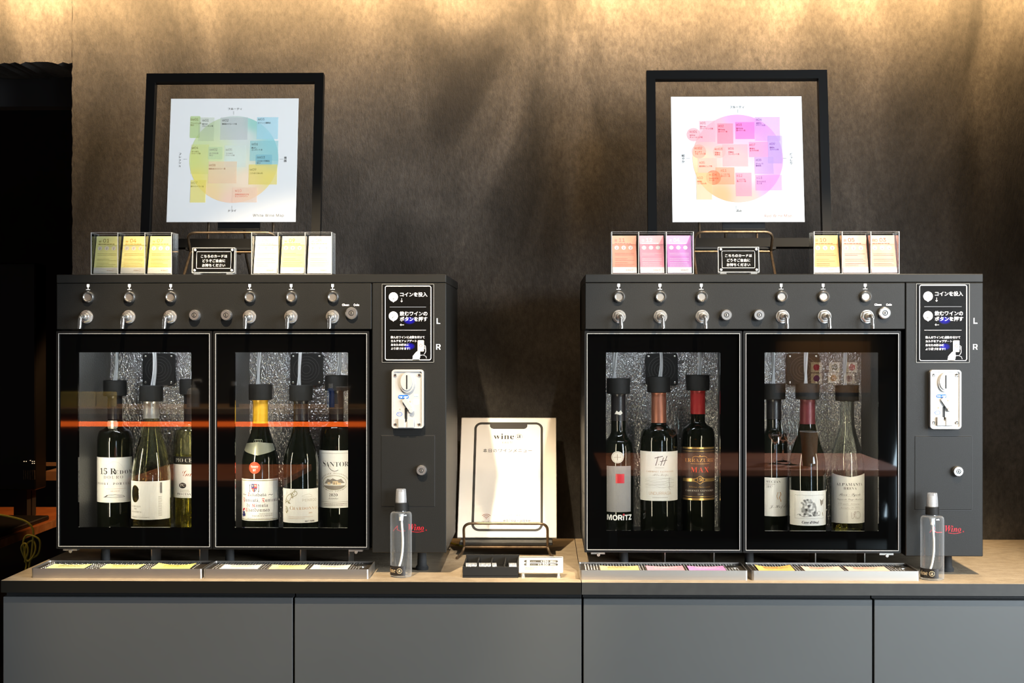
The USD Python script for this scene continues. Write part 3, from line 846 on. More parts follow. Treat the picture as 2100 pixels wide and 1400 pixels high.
# ================================================================== BOTTLES
def bottle_profile(kind, r, h, neck=0.0145, sh=None):
    if kind == 'burgundy':
        a, b = h * 0.50, h * 0.78
    else:
        a, b = h * 0.62, h * 0.735
    if sh:
        a, b = sh
    prof = [(0, 0.004), (r * 0.6, 0.002), (r * 0.88, 0.0), (r * 0.97, 0.003), (r, 0.008), (r, a)]
    for t in np.linspace(0.06, 1, 16):
        if kind == 'burgundy':
            s = t * t * (3 - 2 * t) * 0.65 + 0.35 * t
        else:
            s = 1 - math.sqrt(max(0, 1 - t ** 1.9)) if t < 0.62 else None
            if s is None:
                s0 = 1 - math.sqrt(1 - 0.62 ** 1.9)
                u = (t - 0.62) / 0.38
                s = s0 + (1 - s0) * (1 - (1 - u) ** 1.9)
        prof.append((r + (neck - r) * s, a + (b - a) * t))
    prof += [(neck * 0.98, h - 0.030), (neck * 0.97, h - 0.022), (neck * 1.10, h - 0.020), (neck * 1.10, h - 0.010), (neck, h - 0.008), (neck, h)]
    return prof


def inset(prof, w):
    out = [(max(r - w, 0.0), z) for r, z in prof]
    return out


def rad_at(prof, z):
    zs = [p[1] for p in prof[4:]]; rs = [p[0] for p in prof[4:]]
    return float(np.interp(z, zs, rs))


def bottle(label, px, Y, kind, rpx, cap_px, glass, zf, foil=None, foil_px=None, wine=None, wine_px=None, lab=None, labmat='paper_white', turn=0.0, sh=None, neck=0.0145, cappx=None):
    x = ax(px, Y)
    r = rpx * Y / F
    ztop = az(cap_px, Y) + 0.020
    h = ztop - zf
    t = Thing('wine_bottle', label, 'wine bottle', (x, Y, zf), 'wine bottles in the dispensers')
    prof = bottle_profile(kind, r, h, neck, sh)
    outer = lathe(prof, 48)
    base = np.array([x, Y, zf])
    w = 0.0028
    if wine:
        pi = inset(prof, w)
        pi = [(a, b + 0.006 if i < 4 else b) for i, (a, b) in enumerate(pi)]
        inner = lathe(pi, 48); inner.invert()
        body = trimesh.util.concatenate([outer, inner])
        g = t.add('glass', shift(body, base), glass)
        zl = az(wine_px, Y) - zf
        pl = [p for p in inset(prof, w + 0.0004) if p[1] < zl]
        pl = [(a, b + 0.0066 if i < 4 else b) for i, (a, b) in enumerate(pl)]
        pl += [(rad_at(prof, zl) - w - 0.0004, zl), (0, zl)]
        t.add('wine', shift(lathe(pl, 40), base), wine)
    else:
        g = t.add('glass', shift(outer, base), glass)
    if foil:
        f1, f0 = h - 0.001, az(foil_px, Y) - zf
        zz = np.linspace(f0, f1, 24)
        pf = [(rad_at(prof, v) + 0.0005, v) for v in zz]
        pf = [(pf[0][0] - 0.0008, f0)] + pf + [(0, f1 + 0.0004)]
        t.add('capsule', shift(lathe(pf, 32), base), foil)
    # the dispensing stopper with its tube
    cp = Thing('dispensing_stopper', 'stopper on ' + label.split(',')[0] + (',' + label.split(',')[1] if len(label.split()) < 12 and ',' in label else ''), 'bottle stopper', (x, Y, ztop - 0.020), 'black stoppers on the bottles')
    cr, cht = 0.0232, 0.031
    cx = x if cappx is None else ax(cappx, Y)
    b = lathe([(neck * 1.12 + 0.0006, 0), (cr - 0.001, 0), (cr, 0.001), (cr, cht - 0.001), (cr - 0.001, cht), (0, cht), (0, 0.0206), (neck * 1.12 + 0.0006, 0.0206)], 40)
    cp.add('cap_body', shift(b, (x, Y, ztop - 0.020)), 'soft_black')
    zz = ztop - 0.020 + cht
    dx = rng.uniform(-0.006, 0.006)
    top = zd1 - 0.0125
    cp.add('tube', tube(spline([(x + dx, Y, zz - 0.002), (x + dx * 1.5, Y + 0.004, (zz * 2 + top) / 3), (x + dx * 1.2, Y + 0.008, (zz + top * 2) / 3), (x + dx * 0.4, Y + 0.01, top)], 16), 0.0030, 10), 'tube_clear')
    cp.add('tube', tube(spline([(x + dx - 0.004, Y - 0.003, zz - 0.002), (x + dx, Y, (zz * 2 + top) / 3), (x - dx * 0.5, Y + 0.006, top)], 16), 0.0018, 8), 'tube_clear')
    ctx = dict(t=t, g=g, base=base, r=r, zf=zf, Y=Y, prof=prof, k=Y / F)
    if lab:
        lab(ctx)
    return ctx


def label_tools(c, z0px, z1px, name='label', m='paper_white', half=None, shape=None, turn=0.0):
    """A paper label between two heights of the photo; returns a function that prints on it. Label coordinates: x, z from its centre, in photo pixels."""
    Yf = c['Y'] - c['r'] * 0.9
    za, zb_ = az(z1px, Yf) - c['zf'], az(z0px, Yf) - c['zf']
    zc_ = (za + zb_) / 2
    hh = (zb_ - za) / 2
    hw = (half if half else 1.45) * c['r']
    g = rr(-hw, -hh, hw, hh, 0.001) if shape is None else shape(hw, hh)
    L = c['t'].add(name, shift(wrap(g, c['r'], zc_, 0.00025, turn=turn), c['base']), m)
    k = Yf / F

    def P(geom, mm='print_black', nm='label_print', off=0.00045):
        if geom.is_empty:
            return
        c['t'].add(nm, shift(wrap(affinity.scale(geom, k, k, origin=(0, 0)), c['r'], zc_, off, turn=turn), c['base']), mm, parent=L)
    return P, L


def l_redoma(c):
    P, L = label_tools(c, 939, 1032)
    P(text('15 R', 13, 'serif', -25, 12, thin=0.012)); P(text('EDOMA', 8.5, 'serif', 9, 12, thin=0.012, track=0.25))
    P(text('DOURO', 7, 'serif', 6, 2.5, 'c', thin=0.015, track=0.2), 'print_grey')
    P(text('NIEPOORT, PORTUGAL', 5, 'serif', 2, -10, 'c', thin=0.015, track=0.35), 'print_dark')
    dots = []
    for a in np.linspace(0, 2 * math.pi, 90):
        dots.append(Point(8 + 24 * math.cos(a), 0 + 38 * math.sin(a)).buffer(0.35, 3))
    for z in np.linspace(-20, 38, 34):
        w = 11 * math.sqrt(max(0.02, 1 - max(0, (z - 20) / 18.5) ** 2))
        dots += [Point(8 - w, z).buffer(0.3, 3), Point(8 + w, z).buffer(0.3, 3)]
    P(unary_union(dots), 'print_grey')
    P(unary_union([sbox(-10, -18.2, 34, -17.8), text('BRANCO', 2.4, 'serif', 10, -24, 'c', track=.3)]), 'print_tan')
    P(unary_union([LineString([(-13, -35), (-4, -31), (10, -30), (26, -32), (30, -35), (-15, -35.5)]).buffer(0.35), Polygon([(-13, -35), (-7, -31), (-5, -32.5), (-9, -35)])]), 'print_dark')
    zs = az(875, c['Y']) - c['zf']
    rs = rad_at(c['prof'], zs)
    k = c['Y'] / F
    crest = Polygon([(-7, 12), (7, 12), (9, 7), (8, 0), (6, -3), (6, -10), (-6, -10), (-6, -3), (-8, 0), (-9, 7)]).buffer(1)
    c['t'].add('neck_seal', shift(wrap(affinity.scale(crest, k, k, origin=(0, 0)), rs, zs, 0.004), c['base']), 'print_silver')
    c['t'].add('neck_seal', shift(wrap(affinity.scale(Point(0, 3).buffer(5.5).difference(Point(0, 3).buffer(4.2)), k, k, origin=(0, 0)), rs, zs, 0.0043), c['base']), 'print_grey')


def l_oval(c):
    def shp(hw, hh):
        o = affinity.scale(Point(0, 0).buffer(1), 12.5 * c['k'], 17.5 * c['k'])
        return rr(-hw, -hh, hw, hh, 0.001).difference(affinity.translate(o, -27 * c['k'], hh - 26 * c['k']))
    P, L = label_tools(c, 988, 1067, shape=shp)
    P(unary_union([text('SABELLIS', 3.2, 'serif', -26, -14, 'c', track=0.3), text('2020', 2.4, 'serif', -26, -19, 'c'), text('RISERVA', 3, 'serif', -24, -25, 'c', track=0.5)]), 'print_grey')
    P(unary_union([text('LA SPINETTA · CASANOVA', 2.4, 'serif', -20, -36, 'c', track=0.2)]), 'print_grey')
    P(unary_union([sbox(28 + 1.1 * i, 14, 28.6 + 1.1 * i, 37) if i % 3 else sbox(28 + 1.1 * i, 15, 28.9 + 1.1 * i, 37) for i in range(5)]), 'print_dark')
    P(lines_of_print(25, 33, np.arange(-32, 8, 2.2), 0.6, 4), 'print_grey')


def l_pio(c):
    P, L = label_tools(c, 937, 952, 'label', 'label_black')
    P(text('PIO CESARE', 8.5, 'serif', -29, -4, thin=0.02), 'print_pale')
    P, L = label_tools(c, 953, 1022, 'label', 'paper_white')
    P(text('Gavi', 14, 'script', -13, 10, thin=0.018), 'print_brown')
    P(unary_union([affinity.scale(Point(-10, -9).buffer(7), 1.15, 0.85)]), 'print_black'); P(text('PC', 6, 'serif', -10, -11, 'c'), 'print_pale', off=0.0006)
    P(text('PIO CESARE', 5, 'serif', -24, -29, thin=0.012), 'print_dark'); P(lines_of_print(-16, 6, (-19, -22, -33), 0.8, 5), 'print_grey')


def l_takahata(c):
    P, L = label_tools(c, 983, 1069)
    P(unary_union([sbox(-48, 39, 48, 40.2), sbox(-48, -41, 48, -40)]), 'print_olive')
    sh = Polygon([(-6, 9), (6, 9), (6, 0), (4, -5), (0, -8), (-4, -5), (-6, 0)])
    sh = affinity.translate(sh, -6, 24)
    for q, m in ((sbox(-20, 24.5, -6, 40), 'print_navy'), (sbox(-6, 24.5, 10, 40), 'print_red'), (sbox(-20, 5, -6, 24.5), 'print_red'), (sbox(-6, 5, 10, 24.5), 'print_navy')):
        P(sh.intersection(q), m)
    P(unary_union([text('T', 4.5, 'serif', -9, 27, 'c'), text('W', 4.5, 'serif', -3, 27, 'c'), text('H', 4.5, 'serif', -9, 18.5, 'c'), text('S', 4.5, 'serif', -3, 18.5, 'c')]), 'print_cream', off=0.0006)
    P(unary_union([Point(-6 + s * (8.5 + 1.2 * math.sin(a)), 24 + 8 * math.cos(a)).buffer(0.9, 3) for s in (-1, 1) for a in np.linspace(0.3, 2.6, 8)]), 'print_dark')
    def row(s, x, z, h):
        pen = x
        for ch in s:
            g, adv = glyph('fraktur', ch)
            P(text(ch, h, 'fraktur', pen, z, thin=0.02), 'print_blackletter_red' if ch.isupper() else 'print_dark')
            pen += adv * h / (72 * 0.73)
    row('Takahata', -22, 7.5, 8); row('Funiculi, Funicula', -36, -4, 8); row('de Kimula', -24, -14.5, 8); row('Chardonnay', -28, -24, 8)
    P(unary_union([LineString([(x - 5, 10), (x - 2, 11.5), (x + 1, 9.5), (x + 5, 11)]).buffer(0.5) for x in (-31, 29)]), 'print_dark')
    P(unary_union([text('TAKAHATA WINERY', 3.4, 'serif', 34, -34, 'r'), text('SINGLE VINEYARD', 2.4, 'serif', 34, -29.5, 'r')]), 'print_grey')
    P(lines_of_print(-22, 34, (-38.5,), 1.0, 3), 'print_grey')
    P(unary_union([Point(-34 + 4.2 * math.cos(a) * s, -24 - 6 + 4.5 * math.sin(a * 2) * s).buffer(2) for a in range(7) for s in (0.6, 1)]), 'print_navy')
    P(unary_union([Point(-35, -21).buffer(2.6), Point(-31.5, -19).buffer(2)]), 'print_red', off=0.0006)
    zs = az(957, c['Y']) - c['zf']; k = c['k']
    disc = affinity.scale(Point(-5, 0).buffer(12, 10), k, k, origin=(0, 0))
    rs = rad_at(c['prof'], zs)
    d = c['t'].add('award_sticker', shift(wrap(disc, c['r'], zs, 0.0006), c['base']), 'print_orange_disc')
    c['t'].add('sticker_print', shift(wrap(affinity.scale(unary_union([text('Decanter', 3.0, 'serif', -5, 2, 'c'), text('97', 4.4, 'serif', -5, -7, 'c'), sbox(-12, 0, 2, 0.5)]), k, k, origin=(0, 0)), c['r'], zs, 0.0009), c['base']), 'print_white', parent=d)
    # neck label with a crown
    zz = az(919, c['Y']) - c['zf']
    r0 = rad_at(c['prof'], zz)
    cone = []
    hw = 1.3 * r0
    g = unary_union([Polygon([(-hw, 10 * k), (0, 14 * k), (hw, 10 * k), (hw, -3 * k), (0, -13 * k), (-hw, -3 * k)])] + [affinity.scale(Point(x * k, 15.5 * k).buffer(3.2 * k).difference(Point(x * k, 15.5 * k).buffer(2.4 * k)), 0.8, 1.3) for x in (-8, -4, 0, 4, 8)])
    m = wrap(g, r0, 0, 0.0, 0.003)
    v = np.array(m.vertices)
    ang = np.arctan2(v[:, 0], -v[:, 1]); rr_ = np.array([rad_at(c['prof'], zz + q) + 0.0005 for q in v[:, 2]])
    m.vertices = np.c_[rr_ * np.sin(ang), -rr_ * np.cos(ang), v[:, 2] + zz]
    c['t'].add('neck_label', shift(m, c['base']), 'print_silver')


def l_chardonnay(c):
    P, L = label_tools(c, 1003, 1073)
    P(unary_union([text('C', 8, 'serif', -19, -8, thin=0.018), text('HARDONNAY', 6.2, 'serif', -12.5, -8, thin=0.018, track=0.12)]), 'print_tan')
    P(text('2021', 3, 'serif', 31, -16, 'r'), 'print_tan')
    vine = [spline([(-6, 34), (-14, 26), (-22, 22), (-30, 12), (-31, 4)], 30), spline([(-16, 25), (-8, 20), (-2, 26), (-4, 30), (-8, 27)], 30), spline([(-28, 14), (-20, 10), (-16, 16), (-14, 20)], 24),
            spline([(-30, 6), (-24, 8), (-20, 4)], 16), spline([(-31, -2), (-25, -4), (-24, -12), (-30, -12), (-30, -6), (-27, -16)], 30)]
    P(unary_union([LineString(v).buffer(0.45) for v in vine] + [Point(x, z).buffer(1.1, 4) for x, z in ((-12, 20), (-11, 17), (-13, 17), (-10, 23), (-14, 23), (-12, 25), (-30, 10), (-28, 8), (-22, 6), (-20, 7), (-18, 5), (-27, -7), (-26, -10), (-28, -14))]), 'print_olive')
    P(unary_union([LineString(spline([(8, 20), (15, 23), (22, 24), (30, 21)], 16)).buffer(0.5), LineString([(10, 18.5), (30, 18.5)]).buffer(0.4)]), 'print_pale')
    P(text('PENROO', 6, 'bold', 8, 9, track=0.05), 'print_pale')
    P(lines_of_print(-22, 32, (-23, -26), 0.6, 8), 'print_tan'); P(text('BAT 750ML', 3, 'bold', 14, -33, 'l'), 'print_dark')


def l_santorini(c):
    P, L = label_tools(c, 924, 1042, half=1.3)
    P(text('S', 13, 'serif', -28, 26, thin=0.018), 'print_dark'); P(text('ANTORINI', 10.5, 'serif', -19, 26, thin=0.018), 'print_dark')
    P(LineString(spline([(-14, 30), (-9, 22), (-2, 17), (8, 19)], 16)).buffer(0.5), 'print_dark')
    el = affinity.scale(Point(0, 0).buffer(1), 26, 15)
    hills = unary_union([Polygon([(-22, -2), (-14, 8), (-8, 6), (-3, 9), (6, 5), (14, 8), (22, -1)]), sbox(-26, -15, 26, -6)]).intersection(el)
    P(affinity.translate(el.difference(affinity.scale(el, 0.97, 0.95)), 0, -7), 'print_olive')
    P(affinity.translate(hills, 0, -7), 'print_grey'); P(affinity.translate(unary_union([sbox(-3, -4, 8, 3), sbox(8, -4, 14, 0), sbox(-14, -4, -8, 1)]), 0, -7), 'print_cream', off=0.0006)
    P(affinity.translate(unary_union([sbox(-0.5, -4, 0.8, 1), sbox(4, -4, 5, 1)]), 0, -7), 'print_dark', off=0.0008)
    ar = []
    for i, ch in enumerate('PROTECTED DESIGNATION'):
        a = math.radians(160 - i * 7)
        ar.append(affinity.translate(affinity.rotate(text(ch, 3, 'serif', 0, 0, 'c'), math.degrees(a) - 90, origin=(0, 0)), 30 * math.cos(a), -7 + 18 * math.sin(a)))
    for i, ch in enumerate('OF ORIGIN SANTORINI'):
        a = math.radians(206 + i * 7)
        ar.append(affinity.translate(affinity.rotate(text(ch, 3, 'serif', 0, 0, 'c'), math.degrees(a) + 90, origin=(0, 0)), 30 * math.cos(a), -7 + 19 * math.sin(a)))
    P(unary_union(ar), 'print_grey')
    P(text('2020', 6, 'italicb', -2, -35, 'c', thin=0.012), 'print_dark'); P(text('Assyrtiko', 4, 'italic', -2, -41, 'c'), 'print_dark')
    P(unary_union([sbox(-32, 53, 32, 53.6), sbox(-32, -47, 32, -46.5)]), 'print_grey'); P(lines_of_print(-24, 28, (-51, -54), 1.0, 8), 'print_grey')


def l_moritz(c):
    P, L = label_tools(c, 955, 1049, 'label', 'grey_label', half=0.9, turn=0.0)
    P(rr(-7, 12, 11, 31, 0.3), 'print_red', 'red_square')
    k = c['k']
    zz = az(1066, c['Y'] - c['r']) - c['zf']
    s = affinity.scale(text('MORiTZ', 11, 'bold', 1.5, 0, 'c'), k, k, origin=(0, 0))
    c['t'].add('lettering', shift(wrap(s, c['r'], zz, 0.0003), c['base']), 'print_white')
    c['t'].add('lettering', shift(wrap(affinity.scale(Point(9.6, 11.2).buffer(2.2), k, k, origin=(0, 0)), c['r'], zz, 0.0006), c['base']), 'print_red')
    zs = az(937, c['Y'] - c['r']) - c['zf']
    d = affinity.scale(Point(-3, 0).buffer(12), k, k, origin=(0, 0))
    q = c['t'].add('round_sticker', shift(wrap(d, rad_at(c['prof'], zs), zs, 0.0022), c['base']), 'print_pale')
    c['t'].add('sticker_print', shift(wrap(affinity.scale(unary_union([Point(-3, 0).buffer(10.5).difference(Point(-3, 0).buffer(9.9)), sbox(-10, -0.4, 4, 0.4), sbox(-3.5, -6, -2.5, 6)]), k, k, origin=(0, 0)), rad_at(c['prof'], zs), zs, 0.0026), c['base']), 'print_grey', parent=q)
    zq = az(845, c['Y']) - c['zf']
    rq = rad_at(c['prof'], zq)
    c['t'].add('neck_emblem', shift(wrap(affinity.scale(Polygon([(-8, -3), (-4, 4), (0, 1), (4, 5), (8, -1), (3, -5), (-3, -3)]), k, k, origin=(0, 0)), rq, zq, 0.001), c['base']), 'print_pale')


def l_undurraga(c):
    P, L = label_tools(c, 925, 1026)
    P(unary_union([LineString(p).buffer(0.6) for p in ([(-11, 37), (5, 41)], [(-4, 40), (-9, 22)], [(7, 38), (1, 22)], [(14, 41), (7, 22)], [(0, 30), (14, 33)])] + [Point(-3, 24).buffer(0.8)]), 'print_dark', 'monogram')
    P(lines_of_print(-10, 8, (17,), 0.6, 8), 'print_grey')
    P(text('CABERNET SAUVIGNON', 3.0, 'serif', 0, 8, 'c', track=0.25), 'print_tan'); P(text('Alto Maipo', 5.0, 'script', 1, 1, 'c', thin=0.018), 'print_grey')
    r = random.Random(5)
    P(unary_union([LineString([(-33, z + r.uniform(-1, 1)), (-12, z + r.uniform(-2, 2)), (6, z + r.uniform(-2, 2)), (20, z + r.uniform(-2, 2)), (33, z)]).buffer(0.14) for z in np.arange(-24, -3, 2.4)]), 'print_grey')
    P(LineString([(20, -3), (19, -12), (21, -18), (19, -25), (22, -28)]).buffer(0.3), 'print_dark')
    P(text('UNDURRAGA', 6.4, 'sans', 0, -38, 'c', thin=0.02, sx=0.9), 'print_tan'); P(lines_of_print(-16, 16, (-44,), 0.8, 2), 'print_grey')


def l_max(c):
    P, L = label_tools(c, 917, 1024, 'label', 'brown_label')
    for z, h in ((51, 3.4), (46, 0.8), (-54, 4), (-47, 0.8)):
        P(sbox(-40, z, 40, z + h), 'gold', 'gold_band')
    P(text('ERRAZURIZ', 8, 'serif', 2, 24, 'c', thin=0.02, track=0.08), 'print_gold'); P(lines_of_print(-18, 22, (20,), 0.9, 3), 'print_gold')
    P(unary_union([LineString(spline([(-14, 33), (-8, 36), (0, 35), (8, 36), (16, 33)], 16)).buffer(0.5), Point(1, 37).buffer(1.3)]), 'print_gold')
    P(text('MAX', 11.5, 'serif', 1, 3, 'c', thin=0.01, track=0.12), 'print_coral')
    P(sbox(-40, -16, 40, -9.5), 'gold', 'gold_band')
    dm = Polygon([(-13, -12.5), (1, -4), (15, -12.5), (1, -21)])
    P(dm, 'brown_label', off=0.0006); P(dm.difference(dm.buffer(-0.9)), 'print_gold', off=0.0008); P(text('150', 6.5, 'serif', 1, -15, 'c'), 'print_gold', off=0.0008)
    P(text('Edicion Aniversario', 4.0, 'script', 1, -28, 'c', thin=0.02), 'print_gold'); P(text('CABERNET SAUVIGNON', 3.4, 'serif', 2, -36, 'c', track=0.2), 'print_pale'); P(text('2018', 2.8, 'serif', 2, -43, 'c', track=0.3), 'print_pale')


def l_hof(c):
    P, L = label_tools(c, 978, 1057, half=1.3)
    P(unary_union([text('MECZAN', 4.6, 'serif', -21, 29, thin=0.012, track=0.15), text('2017', 4.4, 'italicb', -20, 19, thin=0.02)]), 'print_dark'); P(lines_of_print(-21, -2, (25.5,), 0.9, 1), 'print_grey')
    P(text('J. Hofstätter', 7.0, 'script', -12, -22, thin=0.018), 'print_dark')
    P(unary_union([Point(9 + 1.5 * math.sin(i), 9 - 2.2 * i).buffer(1.2) for i in range(9)] + [Point(3 + math.cos(i), 9 - 2.2 * i).buffer(0.9) for i in range(7)]), 'print_tan')


def l_cave(c):
    P, L = label_tools(c, 1005, 1076)
    P(ring(-34, -21, 34, 27, 0.3, 0.35), 'print_dark')
    r = random.Random(9)
    fl = []
    for i in range(70):
        a, q = r.uniform(0, math.pi), math.sqrt(r.uniform(0, 1))
        px_, pz_ = -6 + 20 * q * math.cos(a), -15 + 34 * q * math.sin(a) * 0.98
        fl.append(Point(px_, pz_).buffer(2.0, 4).difference(Point(px_, pz_).buffer(1.6, 4)))
        fl += [LineString([(px_, pz_), (px_ + 1.5 * math.cos(b), pz_ + 1.5 * math.sin(b))]).buffer(0.18) for b in (0.5, 2.6, 4.7)]
    fl += [LineString(spline([(-28, -14), (-22, -13), (-18, -16), (0, -16), (14, -15), (22, -14)], 24)).buffer(0.3), Point(18, -10).buffer(4, 6).difference(Point(18, -10).buffer(3.6, 6))]
    P(unary_union(fl), 'print_dark', 'bush_drawing')
    P(Polygon([(21, 19), (26, 15), (32, 19), (30, 9), (24, 4), (22, 10)]), 'print_grey', 'butterfly_drawing'); P(Polygon([(28, -9), (30, -16), (28.6, -13)]).buffer(0.6), 'print_olive')
    P(text("Cave d'Oral", 5.4, 'italicb', 0, -31, 'c', thin=-0.01), 'print_black')


def l_alp(c):
    def shp(hw, hh):
        return Polygon([(-hw, -hh), (hw, -hh), (hw, hh), (0, hh - 6.5 * c['k']), (-hw, hh)])
    P, L = label_tools(c, 970, 1071, half=1.25, shape=shp)
    P(unary_union([text('ALPAMANTA', 6.2, 'serif', 0, 26, 'c', thin=0.015, track=0.12), text('BREVA', 5.2, 'serif', 0, 18.5, 'c', thin=0.015, track=0.15)]), 'print_dark')
    P(text('Rosa - Syrah', 6, 'script', 0, 6, 'c', thin=0.015), 'print_black'); P(text('Lujan de Cuyo Mendoza', 4.0, 'script', 1, -3, 'c', thin=0.018), 'print_dark')
    P(unary_union([text('February', 3.6, 'script', 10, -12, 'c', thin=0.015), text('100 units', 3.6, 'script', -14, -12, 'c', thin=0.015), text('November 25, 2019', 3.6, 'script', 0, -20, 'c', thin=0.015)]), 'print_grey')
    P(unary_union([sbox(-23, z, 23, z + 0.25) for z in (-5, -14, -22, 4.5)] + [Point(16, -34).buffer(8).difference(Point(16, -34).buffer(7.4)), Point(16, -34).buffer(5.6).difference(Point(16, -34).buffer(5.1)), LineString(spline([(2, -28), (6, -40), (10, -26), (6, -34)], 20)).buffer(0.3)]), 'print_grey')


B = bottle
z1, z2 = M1['zf'] + 0.0002, M2['zf'] + 0.0002
B('dark bottle with dotted outline on white label, leftmost in the left dispenser', 236, 3.03, 'bordeaux', 36, 812, 'glass_dark', z1, 'black_foil', 860, lab=l_redoma)
B('clear glass bottle with an oval cut-out in its white label', 310, 2.985, 'burgundy', 40, 823, 'glass_green', z1, 'silver_foil', 858, 'wine_white', 985, lab=l_oval, sh=(0.115, 0.235))
B('pale green bottle with black and white labels, cut off by the glass border', 392, 3.04, 'bordeaux', 35.5, 809, 'glass_green', z1, 'black_foil', 868, 'wine_green', 930, lab=l_pio)
B('dark bottle with yellow neck foil and blackletter label', 534, 3.0, 'burgundy', 37.5, 820, 'glass_dark', z1, 'yellow_foil', 868, lab=l_takahata)
B('dark bottle with vine-scroll cream label', 617, 2.99, 'burgundy', 36, 822, 'glass_dark', z1, 'black_foil', 862, lab=l_chardonnay)
B('dark bottle with tall cream label showing an oval landscape', 690, 3.05, 'bordeaux', 35, 801, 'glass_dark', z1, 'black_foil', 860, lab=l_santorini)
B('dark bottle with grey label and red square', 1268, 3.03, 'bordeaux', 31, 807, 'glass_dark', z2, 'black_foil', 862, lab=l_moritz, sh=(0.150, 0.205))
B('dark bottle with copper neck foil and white monogram label', 1351, 3.02, 'bordeaux', 38, 804, 'glass_dark', z2, 'copper', 866, lab=l_undurraga)
B('dark bottle with red and gold neck foil and brown label with gold bands', 1431, 3.04, 'bordeaux', 34.5, 800, 'glass_dark', z2, 'red_foil', 848, lab=l_max)
B('slim dark bottle with plain narrow white label and gold sprig', 1587, 3.05, 'bordeaux', 28, 818, 'glass_dark', z2, 'black_foil', 858, lab=l_hof)
B('dark bottle with flowering bush drawing on its cream label', 1656, 2.995, 'burgundy', 36.5, 818, 'glass_dark', z2, 'wine_foil', 868, lab=l_cave)
B('clear glass bottle with notched cream label in handwriting', 1737, 3.03, 'burgundy', 35, 821, 'glass_clear', z2, None, None, 'wine_green', 1045, lab=l_alp)

# ================================================================== EASELS, SIGNS, FRAMES
def easel(label, x0, x1, zbase, ztop, zbar, yfront, yback, yb, slope, xsp=0.0, up=0.12):
    """A wire easel: front lip loop on two legs, a cross bar and ledge, two uprights and a prop behind the board, whose back stands at yb and leans by slope."""
    cx = (x0 + x1) / 2
    t = Thing('wire_easel', label, 'easel', (cx, (yfront + yback) / 2, zbase), 'wire easels')
    r = 0.0027
    yj = yfront + 0.055
    loop = fillet([(x0, yj, zbar), (x0, yj - 0.030, ztop), (x1, yj - 0.030, ztop), (x1, yj, zbar)], 0.018, 9)
    t.add('front_lip', tube(loop, r), 'wire_metal')
    t.add('cross_bar', tube([(x0, yj, zbar), (x1, yj, zbar)], r), 'wire_metal')
    t.add('ledge', bx(x0 - 0.010, x1 + 0.010, yj - 0.004, yb + 0.014, zbar + 0.0035, zbar + 0.0095, 0.001), 'matte_black')
    for s, x in ((-1, x0), (1, x1)):
        t.add('leg', tube(fillet([(x, yj, zbar), (x + s * xsp * 0.3, yj - 0.01, zbar - 0.01), (x + s * xsp, yfront, zbase + r)], 0.01), r), 'wire_metal')
    yu = yb + r + 0.0015
    xa, xb = x0 + (x1 - x0) * 0.12, x1 - (x1 - x0) * 0.12
    for x in (xa, xb):
        t.add('upright', tube([(x, yu, zbar + 0.003), (x, yu + up * slope, zbar + up)], r), 'wire_metal')
    t.add('prop', tube(fillet([(cx, yu + up * slope * 0.95, zbar + up * 0.95), (cx, max(yu + 0.02, yback - 0.06), zbar), (cx, yback, zbase + r)], 0.01), r), 'wire_metal')
    t.add('tie_bar', tube([(cx, yj, zbar), (cx, yu, zbar + 0.0005)], r), 'wire_metal')
    t.add('tie_bar', tube([(xa, yu + up * slope, zbar + up), (xb, yu + up * slope, zbar + up)], r), 'wire_metal')
    return yj


def idw(pts, cols, q, p=3.0):
    d = np.linalg.norm(q[:, None] - pts[None], axis=2) + 1e-6
    w = 1 / d ** p
    return (w[..., None] * cols[None]).sum(1) / w.sum(1)[:, None]


def colour_disc(t, par, M, c, rx, rz, anchors, y):
    """A printed disc whose colours run into one another: a ring mesh with vertex colours of the print."""
    nr, na = 24, 96
    V, Fc = [(0, 0)], []
    for i in range(1, nr + 1):
        for j in range(na):
            a = 2 * math.pi * j / na
            V.append((math.cos(a) * i / nr, math.sin(a) * i / nr))
    for j in range(na):
        Fc.append([0, 1 + j, 1 + (j + 1) % na])
    for i in range(nr - 1):
        for j in range(na):
            a, b = 1 + i * na + j, 1 + i * na + (j + 1) % na
            Fc += [[a, a + na, b + na], [a, b + na, b]]
    V = np.array(V)
    col = idw(np.array([q[:2] for q in anchors], float), np.array([lin(q[2]) for q in anchors]), V) * 0.86
    m = trimesh.Trimesh(np.c_[c[0] + V[:, 0] * rx, np.full(len(V), y), c[1] + V[:, 1] * rz], Fc, process=False)
    m = tf(m, M)
    path = par + '/' + unique(par, 'colour_disc')
    mm = m.copy(); mm.apply_translation(-t.loc)
    p = usdkit.mesh(stage, path, mm, MATS['colour_print'], smooth=False)
    UsdGeom.PrimvarsAPI(p).CreatePrimvar('displayColor', Sdf.ValueTypeNames.Color3fArray, 'vertex').Set(Vt.Vec3fArray.FromNumpy(col.astype(np.float32)))


PATCH = {}


